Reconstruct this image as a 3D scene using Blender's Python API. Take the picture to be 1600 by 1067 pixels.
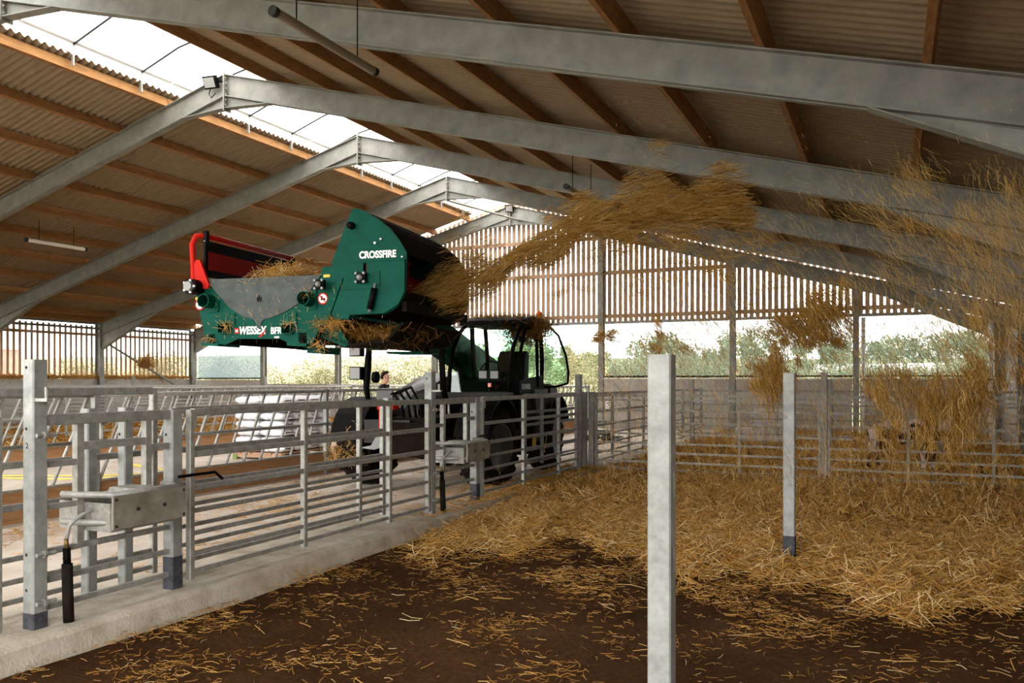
import bpy, math, random
import numpy as np
from mathutils import Vector, Matrix, Euler

for o in list(bpy.data.objects): bpy.data.objects.remove(o, do_unlink=True)
SC = bpy.context.scene
COL = SC.collection
rng = np.random.default_rng(7)
random.seed(7)
PI = math.pi
R = math.radians

# ------------------------------------------------------------------ camera, sky, exposure
F, XV, YH, CAMZ = 1297.5, 1390.9, 594.4, 1.70          # focal length, vanishing point and horizon in 1600x1067 pixels
TH = math.atan((XV - 800) / F); CT, ST = math.cos(TH), math.sin(TH)
cd = bpy.data.cameras.new('camera'); cam = bpy.data.objects.new('camera', cd); COL.objects.link(cam)
cam.location = (0, 0, CAMZ); cam.rotation_euler = (PI/2, 0, TH)
cd.sensor_width = 36; cd.lens = 36*F/1600; cd.shift_y = (YH - 533.5)/1600; cd.clip_end = 600
SC.camera = cam
w = bpy.data.worlds.new('overcast_sky'); SC.world = w; w.use_nodes = True
bg = w.node_tree.nodes['Background']; bg.inputs[0].default_value = (1.0, 0.985, 0.95, 1); bg.inputs[1].default_value = 1.0
SC.view_settings.view_transform = 'Standard'; SC.view_settings.look = 'None'
SC.view_settings.gamma = 1; SC.view_settings.use_curve_mapping = False
SC.view_settings.exposure = 2.95

def ray(x, y):
    t = (x - 800)/F
    return Vector((t*CT - ST, t*ST + CT, (YH - y)/F))
C0 = Vector((0, 0, CAMZ))
def at_depth(x, y, d): return C0 + ray(x, y)*d
def on_Z(x, y, z): r = ray(x, y); return C0 + r*((z - CAMZ)/r.z)
def on_X(x, y, X): r = ray(x, y); return C0 + r*(X/r.x)
def on_Y(x, y, Y): r = ray(x, y); return C0 + r*(Y/r.y)

# ------------------------------------------------------------------ materials
MATS = {}
def mat(name, col, rough=0.6, metal=0.0, var=0.0, scale=8.0, col2=None, bump=0.0, bscale=None, stretch=(1,1,1),
        spec=0.15, detail=5.0, alpha=None, trans=None, coat=0.0):
    m = bpy.data.materials.new(name); m.use_nodes = True
    nt = m.node_tree; b = nt.nodes['Principled BSDF']
    b.inputs['Base Color'].default_value = (*col, 1); b.inputs['Roughness'].default_value = rough
    b.inputs['Metallic'].default_value = metal; b.inputs['Specular IOR Level'].default_value = spec
    b.inputs['Coat Weight'].default_value = coat
    if var or col2 or bump:
        tc = nt.nodes.new('ShaderNodeTexCoord'); mp = nt.nodes.new('ShaderNodeMapping')
        mp.inputs['Scale'].default_value = stretch
        nt.links.new(tc.outputs['Object'], mp.inputs[0])
        n = nt.nodes.new('ShaderNodeTexNoise'); n.inputs['Scale'].default_value = scale; n.inputs['Detail'].default_value = detail
        n.inputs['Roughness'].default_value = 0.65
        nt.links.new(mp.outputs[0], n.inputs['Vector'])
        rp = nt.nodes.new('ShaderNodeValToRGB')
        c2 = col2 if col2 else tuple(max(0, c*(1 - var)) for c in col)
        rp.color_ramp.elements[0].position = 0.33; rp.color_ramp.elements[1].position = 0.67
        rp.color_ramp.elements[0].color = (*c2, 1); rp.color_ramp.elements[1].color = (*col, 1)
        nt.links.new(n.outputs['Fac'], rp.inputs[0]); nt.links.new(rp.outputs[0], b.inputs['Base Color'])
        if bump:
            bp = nt.nodes.new('ShaderNodeBump'); bp.inputs['Strength'].default_value = bump; bp.inputs['Distance'].default_value = 0.02
            if bscale:
                n2 = nt.nodes.new('ShaderNodeTexNoise'); n2.inputs['Scale'].default_value = bscale; n2.inputs['Detail'].default_value = 6
                nt.links.new(mp.outputs[0], n2.inputs['Vector']); nt.links.new(n2.outputs['Fac'], bp.inputs['Height'])
            else: nt.links.new(n.outputs['Fac'], bp.inputs['Height'])
            nt.links.new(bp.outputs[0], b.inputs['Normal'])
    MATS[name] = m
    return m
def tone_mat(name, stops, rough=0.6, transl=0.25):
    """colour of each strand or leaf from its own 'tone' value"""
    m = bpy.data.materials.new(name); m.use_nodes = True; nt = m.node_tree; b = nt.nodes['Principled BSDF']
    a = nt.nodes.new('ShaderNodeAttribute'); a.attribute_name = 'tone'
    rp = nt.nodes.new('ShaderNodeValToRGB'); cr = rp.color_ramp
    while len(cr.elements) < len(stops): cr.elements.new(0.5)
    for e, (p, c) in zip(cr.elements, stops): e.position = p; e.color = (*c, 1)
    nt.links.new(a.outputs['Fac'], rp.inputs[0]); nt.links.new(rp.outputs[0], b.inputs['Base Color'])
    b.inputs['Roughness'].default_value = rough; b.inputs['Specular IOR Level'].default_value = 0.25
    if transl:
        t = nt.nodes.new('ShaderNodeBsdfTranslucent'); nt.links.new(rp.outputs[0], t.inputs[0])
        mx = nt.nodes.new('ShaderNodeMixShader'); mx.inputs[0].default_value = transl
        nt.links.new(b.outputs[0], mx.inputs[1]); nt.links.new(t.outputs[0], mx.inputs[2])
        nt.links.new(mx.outputs[0], nt.nodes['Material Output'].inputs[0])
    return m
def see_through(name, col, opaque, tint=(1,1,1), transl=0.5, weave=0.0):
    m = bpy.data.materials.new(name); m.use_nodes = True; nt = m.node_tree
    nt.nodes.remove(nt.nodes['Principled BSDF'])
    tr = nt.nodes.new('ShaderNodeBsdfTransparent'); tr.inputs[0].default_value = (*tint, 1)
    d = nt.nodes.new('ShaderNodeBsdfDiffuse'); d.inputs[0].default_value = (*col, 1)
    t = nt.nodes.new('ShaderNodeBsdfTranslucent'); t.inputs[0].default_value = (*col, 1)
    m1 = nt.nodes.new('ShaderNodeMixShader'); m1.inputs[0].default_value = transl
    nt.links.new(d.outputs[0], m1.inputs[1]); nt.links.new(t.outputs[0], m1.inputs[2])
    m2 = nt.nodes.new('ShaderNodeMixShader'); m2.inputs[0].default_value = opaque
    nt.links.new(tr.outputs[0], m2.inputs[1]); nt.links.new(m1.outputs[0], m2.inputs[2])
    nt.links.new(m2.outputs[0], nt.nodes['Material Output'].inputs[0])
    return m
def glass_mat(name, tint):
    m = bpy.data.materials.new(name); m.use_nodes = True; nt = m.node_tree
    nt.nodes.remove(nt.nodes['Principled BSDF'])
    tr = nt.nodes.new('ShaderNodeBsdfTransparent'); tr.inputs[0].default_value = (*tint, 1)
    g = nt.nodes.new('ShaderNodeBsdfGlossy'); g.inputs['Roughness'].default_value = 0.03
    m2 = nt.nodes.new('ShaderNodeMixShader'); m2.inputs[0].default_value = 0.05
    nt.links.new(tr.outputs[0], m2.inputs[1]); nt.links.new(g.outputs[0], m2.inputs[2])
    nt.links.new(m2.outputs[0], nt.nodes['Material Output'].inputs[0])
    return m

GALV = mat('galvanised_steel', (0.36, 0.355, 0.325), 0.45, 0.3, col2=(0.22, 0.215, 0.19), scale=22, bump=0.05)
GALVP = mat('galvanised_post', (0.33, 0.335, 0.315), 0.5, 0.15, col2=(0.20, 0.205, 0.195), scale=9, bump=0.1, bscale=60)
RAIL = mat('galvanised_rail', (0.33, 0.325, 0.30), 0.5, 0.2, col2=(0.20, 0.195, 0.175), scale=14)
TUBE = mat('galvanised_tube', (0.40, 0.395, 0.37), 0.45, 0.25, col2=(0.27, 0.265, 0.24), scale=14)
FRAME = mat('galvanised_frame', (0.27, 0.27, 0.245), 0.5, 0.15, col2=(0.18, 0.182, 0.163), scale=3, bump=0.05)
PURL = mat('purlin_timber', (0.36, 0.18, 0.065), 0.75, col2=(0.20, 0.095, 0.035), scale=6, stretch=(6, 0.7, 6))
SHEET = mat('fibre_cement_sheet', (0.32, 0.245, 0.16), 0.9, col2=(0.25, 0.19, 0.12), scale=5, stretch=(0.6, 3, 1))
BOARD = mat('yorkshire_board_timber', (0.50, 0.34, 0.23), 0.8, col2=(0.34, 0.21, 0.13), scale=5, stretch=(8, 8, 0.6))
TIMB = mat('barrier_timber', (0.42, 0.23, 0.11), 0.8, col2=(0.28, 0.14, 0.06), scale=5, stretch=(6, 0.6, 6))
TIMBP = mat('pallet_timber', (0.55, 0.36, 0.24), 0.8, col2=(0.40, 0.24, 0.15), scale=5, stretch=(6, 0.6, 6))
CONC = mat('kerb_concrete', (0.52, 0.47, 0.39), 0.9, col2=(0.32, 0.27, 0.20), scale=3.5, bump=0.35, bscale=45)
PANEL = mat('concrete_panel', (0.46, 0.43, 0.39), 0.9, col2=(0.34, 0.31, 0.27), scale=1.6, bump=0.1)
PASS = mat('passage_concrete', (0.60, 0.53, 0.46), 0.85, col2=(0.42, 0.33, 0.25), scale=1.3, bump=0.1, bscale=30)
GREEN = mat('green_paint', (0.0008, 0.066, 0.043), 0.5, col2=(0.0006, 0.048, 0.031), scale=7, spec=0.06)
GREENB = mat('boom_green_paint', (0.001, 0.055, 0.032), 0.5, spec=0.06)
GREYP = mat('zinc_plate', (0.072, 0.083, 0.078), 0.55, 0.1, col2=(0.042, 0.05, 0.047), scale=9)
RED = mat('red_paint', (0.20, 0.004, 0.003), 0.5, spec=0.06)
REDB = mat('bright_red_paint', (0.48, 0.012, 0.005), 0.5, spec=0.08)
BLACK = mat('black_paint', (0.0028, 0.0027, 0.0026), 0.55, spec=0.06)
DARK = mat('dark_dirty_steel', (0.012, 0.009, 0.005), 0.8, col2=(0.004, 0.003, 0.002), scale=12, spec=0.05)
RUBBER = mat('tyre_rubber', (0.006, 0.0055, 0.005), 0.8, col2=(0.020, 0.016, 0.011), scale=9, spec=0.05)
DGREY = mat('machine_grey', (0.035, 0.036, 0.034), 0.5, col2=(0.022, 0.022, 0.02), scale=8)
MGREY = mat('silver_grey', (0.22, 0.22, 0.215), 0.4, 0.2)
HOOD = mat('hood_grey', (0.030, 0.026, 0.020), 0.35, spec=0.35)
WHITE = mat('white_paint', (0.82, 0.82, 0.80), 0.5)
WHITEP = mat('white_plastic', (0.80, 0.80, 0.82), 0.45, col2=(0.62, 0.63, 0.66), scale=6, bump=0.4, bscale=9)
YELL = mat('yellow_sticker', (0.70, 0.48, 0.06), 0.5)
YROPE = mat('yellow_hose', (0.75, 0.58, 0.12), 0.6)
ORANGE = mat('amber_lens', (0.90, 0.14, 0.01), 0.25, coat=0.6)
LENS = mat('lamp_lens', (0.30, 0.30, 0.29), 0.2)
TUBEW = mat('lamp_tube_white', (0.80, 0.76, 0.70), 0.4)
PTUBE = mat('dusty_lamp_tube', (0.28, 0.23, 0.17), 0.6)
PALLET = mat('green_pallet_timber', (0.22, 0.30, 0.10), 0.8)
SKIN = mat('skin', (0.62, 0.34, 0.25), 0.5); JACK = mat('black_jacket', (0.012, 0.012, 0.014), 0.7)
TROU = mat('dark_trousers', (0.03, 0.032, 0.045), 0.8); HAIR = mat('dark_brown_hair', (0.03, 0.016, 0.01), 0.6)
GLASS = glass_mat('cab_glass', (0.86, 0.93, 0.90)); GLASSG = glass_mat('green_tinted_glass', (0.70, 0.88, 0.81))
NET = see_through('windbreak_net', (0.13, 0.17, 0.13), 0.42, transl=0.6)
NETB = see_through('pale_blue_net', (0.20, 0.27, 0.31), 0.52, transl=0.6)
POLY = see_through('clear_ridge_sheet', (0.9, 0.92, 0.95), 0.12, transl=0.8)
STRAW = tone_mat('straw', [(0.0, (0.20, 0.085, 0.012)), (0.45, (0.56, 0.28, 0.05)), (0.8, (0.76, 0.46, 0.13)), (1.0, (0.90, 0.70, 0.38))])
FLYS = tone_mat('flying_straw', [(0.0, (0.29, 0.145, 0.016)), (0.5, (0.66, 0.39, 0.07)), (1.0, (0.95, 0.75, 0.34))], transl=0.5)
LEAFY = tone_mat('hedge_leaf', [(0.0, (0.10, 0.105, 0.045)), (0.5, (0.185, 0.175, 0.085)), (1.0, (0.29, 0.22, 0.13))], 0.7, 0.3)
LEAFG = tone_mat('tree_leaf', [(0.0, (0.14, 0.165, 0.085)), (0.6, (0.22, 0.24, 0.135)), (1.0, (0.34, 0.30, 0.12))], 0.7, 0.3)  # greens lightened, putting distance haze into the leaf colour
BARK = mat('bark', (0.12, 0.09, 0.07), 0.9)
YARD = mat('yard_concrete', (0.26, 0.235, 0.20), 0.85, col2=(0.18, 0.16, 0.135), scale=1.5)
FIELD = mat('field_grass', (0.20, 0.215, 0.11), 0.95, col2=(0.16, 0.165, 0.08), scale=0.25)
BEDM = mat('straw_mat', (0.66, 0.35, 0.07), 0.9, col2=(0.30, 0.135, 0.022), scale=26, bump=0.9, stretch=(1, 1, 1))
RUST = mat('rusty_bolt', (0.045, 0.028, 0.018), 0.8)
CREAM = mat('cream_cladding', (0.62, 0.56, 0.52), 0.8); BRICKP = mat('pinkish_brick', (0.42, 0.25, 0.19), 0.9, var=0.25, scale=3)
COWM = mat('calf_coat', (0.62, 0.50, 0.45), 0.8, col2=(0.02, 0.016, 0.014), scale=2.1, detail=1.0)
COWM.node_tree.nodes['Color Ramp'].color_ramp.elements[0].position = 0.49
COWM.node_tree.nodes['Color Ramp'].color_ramp.elements[1].position = 0.52

# dirt floor: brown earth with damp and dusty patches of its own
def dirt_material():
    m = bpy.data.materials.new('pen_dirt'); m.use_nodes = True; nt = m.node_tree; b = nt.nodes['Principled BSDF']
    tc = nt.nodes.new('ShaderNodeTexCoord')
    def noise(s, d=6, r=0.6):
        n = nt.nodes.new('ShaderNodeTexNoise'); n.inputs['Scale'].default_value = s; n.inputs['Detail'].default_value = d
        n.inputs['Roughness'].default_value = r; nt.links.new(tc.outputs['Object'], n.inputs['Vector']); return n
    n1 = noise(0.7); r1 = nt.nodes.new('ShaderNodeValToRGB'); e = r1.color_ramp.elements
    e[0].position = 0.36; e[0].color = (0.058, 0.025, 0.008, 1); e[1].position = 0.62; e[1].color = (0.108, 0.052, 0.021, 1)
    x = r1.color_ramp.elements.new(0.74); x.color = (0.13, 0.072, 0.034, 1)
    nt.links.new(n1.outputs['Fac'], r1.inputs[0])
    n2 = noise(24, 8, 0.75); r2 = nt.nodes.new('ShaderNodeValToRGB')
    r2.color_ramp.elements[0].position = 0.35; r2.color_ramp.elements[0].color = (0.55, 0.55, 0.55, 1)
    r2.color_ramp.elements[1].position = 0.7; r2.color_ramp.elements[1].color = (1.25, 1.2, 1.1, 1)
    nt.links.new(n2.outputs['Fac'], r2.inputs[0])
    mx = nt.nodes.new('ShaderNodeMix'); mx.data_type = 'RGBA'; mx.blend_type = 'MULTIPLY'; mx.inputs[0].default_value = 1
    nt.links.new(r1.outputs[0], mx.inputs[6]); nt.links.new(r2.outputs[0], mx.inputs[7]); nt.links.new(mx.outputs[2], b.inputs['Base Color'])
    b.inputs['Roughness'].default_value = 0.9; b.inputs['Specular IOR Level'].default_value = 0.04
    bp = nt.nodes.new('ShaderNodeBump'); bp.inputs['Strength'].default_value = 0.9; bp.inputs['Distance'].default_value = 0.05
    nt.links.new(n2.outputs['Fac'], bp.inputs['Height']); nt.links.new(bp.outputs[0], b.inputs['Normal'])
    return m
DIRT = dirt_material()

# ------------------------------------------------------------------ mesh helpers
class MB:
    def __init__(s): s.v = []; s.f = []
    def add(s, vs, fs):
        n = len(s.v); s.v += [tuple(p) for p in vs]; s.f += [tuple(i + n for i in f) for f in fs]; return s
    def box(s, c, d, rot=None):
        x, y, z = d[0]/2, d[1]/2, d[2]/2
        ps = [Vector((sx*x, sy*y, sz*z)) for sz in (-1, 1) for sx, sy in ((-1,-1),(1,-1),(1,1),(-1,1))]
        if rot is not None: ps = [rot @ p for p in ps]
        c = Vector(c)
        return s.add([p + c for p in ps], [(3,2,1,0),(4,5,6,7),(0,1,5,4),(1,2,6,5),(2,3,7,6),(3,0,4,7)])
    def frame(s, p0, p1, up=(0,0,1)):
        d = (Vector(p1) - Vector(p0)).normalized(); u = Vector(up)
        if abs(d.dot(u)) > 0.98: u = Vector((0, 1, 0)) if abs(d.y) < 0.9 else Vector((1, 0, 0))
        a = d.cross(u).normalized(); return d, a, a.cross(d).normalized()
    def loft(s, rings, caps=True, closed=True):
        n = len(rings[0]); b = len(s.v); s.v += [tuple(p) for r in rings for p in r]
        for i in range(len(rings) - 1):
            for j in range(n if closed else n - 1):
                k = (j + 1) % n; s.f.append((b+i*n+j, b+i*n+k, b+(i+1)*n+k, b+(i+1)*n+j))
        if caps: s.f.append(tuple(b + j for j in reversed(range(n)))); s.f.append(tuple(b + (len(rings)-1)*n + j for j in range(n)))
        return s
    def bar(s, p0, p1, w, h, up=(0,0,1), ch=0.0):
        p0, p1 = Vector(p0), Vector(p1); d, a, u = s.frame(p0, p1, up); w /= 2; h /= 2
        if ch: pr = [(-w+ch,-h),(w-ch,-h),(w,-h+ch),(w,h-ch),(w-ch,h),(-w+ch,h),(-w,h-ch),(-w,-h+ch)]
        else: pr = [(-w,-h),(w,-h),(w,h),(-w,h)]
        return s.loft([[p + a*x + u*y for x, y in pr] for p in (p0, p1)])
    def tube(s, pts, r, n=8, caps=True):
        pts = [Vector(p) for p in pts]; rs = r if isinstance(r, (list, tuple)) else [r]*len(pts); rings = []; pu = None
        for i, p in enumerate(pts):
            q0 = pts[max(0, i-1)]; q1 = pts[min(len(pts)-1, i+1)]; d, a, u = s.frame(q0, q1)
            if pu is not None:
                u = (pu - d*pu.dot(d)).normalized(); a = d.cross(u)
            pu = u
            rings.append([p + (a*math.cos(t) + u*math.sin(t))*rs[i] for t in [2*PI*k/n for k in range(n)]])
        return s.loft(rings, caps)
    def prism(s, poly, axis, a0, a1):
        """polygon (2-D) extruded along an axis: 'y' -> (x,z), 'x' -> (y,z), 'z' -> (x,y)"""
        def P(p, a): return {'y': (p[0], a, p[1]), 'x': (a, p[0], p[1]), 'z': (p[0], p[1], a)}[axis]
        n = len(poly); b = len(s.v); s.v += [P(p, a0) for p in poly] + [P(p, a1) for p in poly]
        for j in range(n): k = (j+1) % n; s.f.append((b+j, b+k, b+n+k, b+n+j))
        s.f.append(tuple(b+j for j in reversed(range(n)))); s.f.append(tuple(b+n+j for j in range(n)))
        return s
    def sheet(s, line, axis, a0, a1, th):
        """polyline (2-D) thickened and extruded along an axis"""
        L = [Vector(p) for p in line]; off = []
        for i, p in enumerate(L):
            d = (L[min(i+1, len(L)-1)] - L[max(0, i-1)]).normalized(); off.append(p + Vector((-d.y, d.x))*th)
        for i in range(len(L) - 1): s.prism([L[i], L[i+1], off[i+1], off[i]], axis, a0, a1)
        return s
    def lathe(s, prof, axis='x', n=32, c=(0,0,0)):
        rings = []
        for a, r in prof:
            ring = []
            for k in range(n):
                t = 2*PI*k/n; q = {'x': (a, r*math.cos(t), r*math.sin(t)), 'y': (r*math.cos(t), a, r*math.sin(t)), 'z': (r*math.cos(t), r*math.sin(t), a)}[axis]
                ring.append(Vector(q) + Vector(c))
            rings.append(ring)
        return s.loft(rings)
    def mesh(s, name, m, smooth=False):
        me = bpy.data.meshes.new(name); me.from_pydata(s.v, [], s.f); me.update()
        if m: me.materials.append(m)
        if smooth:
            for p in me.polygons: p.use_smooth = True
        return me
import bmesh
def link(name, me, parent=None, loc=(0,0,0), rot=None):
    o = bpy.data.objects.new(name, me); COL.objects.link(o); o.parent = parent; o.location = loc
    if rot is not None: o.rotation_euler = rot
    return o
def fixn(me):
    bm = bmesh.new(); bm.from_mesh(me); bmesh.ops.recalc_face_normals(bm, faces=bm.faces); bm.to_mesh(me); bm.free()
def part(name, mb, m, parent=None, loc=(0,0,0), rot=None, smooth=False, label=None, angle=None):
    me = mb.mesh(name, m, smooth); fixn(me)
    if angle is not None: me.set_sharp_from_angle(angle=R(angle))
    o = link(name, me, parent, loc, rot)
    if label: o['label'] = label
    return o
def tag(o, label=None, cat=None, group=None, kind=None):
    if label: o['label'] = label
    if cat: o['category'] = cat
    if group: o['group'] = group
    if kind: o['kind'] = kind
    return o
def thing(name, label, cat, loc=(0,0,0), rz=0, group=None, kind=None):
    o = link(name, None, None, loc, (0, 0, rz)); o.empty_display_size = 0.1
    return tag(o, label, cat, group, kind)
def copy_tree(src, loc=None, rz=None, label=None, parent=None):
    c = src.copy(); COL.objects.link(c); c.parent = parent
    if loc is not None: c.location = loc
    if rz is not None: c.rotation_euler = (0, 0, rz)
    if label: c['label'] = label
    for ch in list(src.children): copy_tree(ch, parent=c)
    return c
def cut(o, cutters):
    """real holes: subtract the cutter shapes from a mesh object"""
    tmp = bpy.data.objects.new('cut_base', o.data); COL.objects.link(tmp); cs = []
    for c in cutters:
        me = c.mesh('cutter', None); fixn(me); k = bpy.data.objects.new('cutter', me); COL.objects.link(k); cs.append(k)
        md = tmp.modifiers.new('cut', 'BOOLEAN'); md.operation = 'DIFFERENCE'; md.solver = 'EXACT'; md.object = k
    dg = bpy.context.evaluated_depsgraph_get(); me = bpy.data.meshes.new_from_object(tmp.evaluated_get(dg))
    mats = list(o.data.materials); o.data = me; me.materials.clear()
    for m_ in mats: me.materials.append(m_)
    for k in cs + [tmp]: bpy.data.objects.remove(k, do_unlink=True)
    return o
def text_part(name, s, size, m, parent, loc, rot, depth=0.003, shear=0.0, bold=0.0, spacing=1.0, width=None):
    cu = bpy.data.curves.new(name, 'FONT'); cu.body = s; cu.size = size; cu.extrude = depth; cu.shear = shear; cu.offset = bold; cu.space_character = spacing
    cu.align_x = 'LEFT'
    tmp = bpy.data.objects.new(name + '_tmp', cu); COL.objects.link(tmp)
    dg = bpy.context.evaluated_depsgraph_get(); me = bpy.data.meshes.new_from_object(tmp.evaluated_get(dg))
    bpy.data.objects.remove(tmp, do_unlink=True)
    me.materials.clear(); me.materials.append(m)
    if width:
        xs = [v.co.x for v in me.vertices]; k = width/(max(xs) - min(xs)); x0 = min(xs)
        for v in me.vertices: v.co.x = (v.co.x - x0)*k
    return link(name, me, parent, loc, rot)

def strands(name, C, D, L, Wd, tone, m, parent=None, bend=0.0, loc=(0,0,0)):
    """many thin three-sided stalks as one mesh"""
    C = np.asarray(C, float); D = np.asarray(D, float); N = len(C)
    D = D/np.linalg.norm(D, axis=1)[:, None]
    up = np.tile([0.0, 0.0, 1.0], (N, 1)); up[np.abs(D[:, 2]) > 0.9] = [1, 0, 0]
    A = np.cross(D, up); A /= np.linalg.norm(A, axis=1)[:, None]; B = np.cross(A, D)
    L = np.broadcast_to(L, N)[:, None]; Wd = np.broadcast_to(Wd, N)[:, None]
    rings = []
    bv = (A*rng.normal(0, 1, (N, 1)) + B*rng.normal(0, 1, (N, 1)))*bend*L if bend else 0
    segs = [-0.5, 0.0, 0.5] if bend else [-0.5, 0.5]
    for sgm in segs:
        base = C + D*L*sgm + (bv*(1 - 4*sgm*sgm) if bend else 0)
        for k in range(3):
            t = 2*PI*k/3; rings.append(base + (A*math.cos(t) + B*math.sin(t))*Wd)
    nr = len(segs); V = np.stack(rings, 1).reshape(-1, 3); per = 3*nr
    fs = []
    for i in range(nr - 1):
        for j in range(3): k = (j+1) % 3; fs.append((i*3+j, i*3+k, (i+1)*3+k, (i+1)*3+j))
    fs = np.array(fs); Fi = (fs[None] + (np.arange(N)*per)[:, None, None]).reshape(-1)
    me = bpy.data.meshes.new(name); nf = N*len(fs)
    me.vertices.add(len(V)); me.vertices.foreach_set('co', V.ravel())
    me.loops.add(nf*4); me.loops.foreach_set('vertex_index', Fi.astype(np.int32))
    me.polygons.add(nf); me.polygons.foreach_set('loop_start', np.arange(0, nf*4, 4, dtype=np.int32)); me.polygons.foreach_set('loop_total', np.full(nf, 4, dtype=np.int32))
    me.update(calc_edges=True)
    at = me.attributes.new('tone', 'FLOAT', 'POINT'); at.data.foreach_set('value', np.repeat(np.asarray(tone, float), per))
    me.materials.append(m)
    return link(name, me, parent, loc)
def leaves(name, C, size, tone, m, parent=None, loc=(0,0,0)):
    C = np.asarray(C, float); N = len(C)
    a = rng.normal(size=(N, 3)); a /= np.linalg.norm(a, axis=1)[:, None]
    b = np.cross(a, rng.normal(size=(N, 3))); b /= np.linalg.norm(b, axis=1)[:, None]
    s = (size*rng.uniform(0.6, 1.3, N))[:, None]
    V = np.stack([C - a*s, C - b*s*0.5, C + a*s, C + b*s*0.5], 1).reshape(-1, 3)
    me = bpy.data.meshes.new(name); me.vertices.add(4*N); me.vertices.foreach_set('co', V.ravel())
    me.loops.add(4*N); me.loops.foreach_set('vertex_index', np.arange(4*N, dtype=np.int32))
    me.polygons.add(N); me.polygons.foreach_set('loop_start', np.arange(0, 4*N, 4, dtype=np.int32)); me.polygons.foreach_set('loop_total', np.full(N, 4, dtype=np.int32))
    me.update(calc_edges=True)
    at = me.attributes.new('tone', 'FLOAT', 'POINT'); at.data.foreach_set('value', np.repeat(tone, 4)); me.materials.append(m)
    return link(name, me, parent, loc)

# ------------------------------------------------------------------ the building: setting
SB = 4.6; YF = {k: 12.875 + SB*(k - 2) for k in range(-1, 6)}; YG = YF[5]     # bay spacing, portal frames, gable
XR, ZR, TA = -12.19, CAMZ + 6.167, 0.27                                        # ridge line and roof slope
HS = 14.95; XL, XRT = XR - HS, XR + HS; ZE = ZR - HS*TA                        # half span, eaves
SLOPE = math.atan(TA); CA, SA = math.cos(SLOPE), math.sin(SLOPE)
PUD = 0.20                                                                     # purlin depth
def roof_z(X): return ZR - abs(X - XR)*TA

# pen floor (gently uneven dirt), passage floor, apron, field
def grid(name, x0, x1, y0, y1, nx, ny, zf, m):
    mb = MB(); mb.v = [(x0+(x1-x0)*i/nx, y0+(y1-y0)*j/ny, zf(x0+(x1-x0)*i/nx, y0+(y1-y0)*j/ny)) for j in range(ny+1) for i in range(nx+1)]
    mb.f = [(j*(nx+1)+i, j*(nx+1)+i+1, (j+1)*(nx+1)+i+1, (j+1)*(nx+1)+i) for j in range(ny) for i in range(nx)]
    return link(name, mb.mesh(name, m, True))
def wob(x, y): return 0.5*math.sin(1.7*x+0.4)*math.sin(1.3*y+1.1) + 0.3*math.sin(3.9*x+2*y) + 0.2*math.sin(5.1*y-2.3*x+0.7)
KX0, KX1 = -5.42, -4.62                                                        # kerb under the double gate line
tag(grid('floor', KX1 - 0.05, XRT + 0.2, -1.6, YG, 40, 110, lambda x, y: 0.018*wob(x, y) - 0.01, DIRT), 'brown trodden dirt floor of the straw pen', 'floor', kind='structure')
tag(grid('passage_floor', XL, KX0 + 0.05, -1.6, YG + 6, 2, 2, lambda x, y: 0.09, PASS), 'pale concrete floor of the feed passages', 'floor', kind='structure')
tag(part('apron', MB().box((-12.2, -9.7, -0.02), (34, 16, 0.06)), YARD), 'plain concrete apron outside the open barn end', 'yard', kind='structure')
def fz(x, y): return -0.15 + max(0, y - 34)*0.036 + max(0, -x - 34)*0.02
fo = grid('field', -220, 160, -60, 260, 60, 60, fz, FIELD); tag(fo, 'pale green field rising beyond the barn', 'field', kind='structure')
kb = MB(); kb.prism([(KX0, -0.05), (KX1 + 0.03, -0.05), (KX1, 0.13), (KX1 - 0.03, 0.16), (KX0 + 0.02, 0.16), (KX0, 0.14)], 'y', -1.6, YG - 0.1)
kerb = part('kerb', kb, CONC); tag(kerb, 'low rough concrete kerb carrying the galvanised gates', 'kerb', kind='structure')

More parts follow.
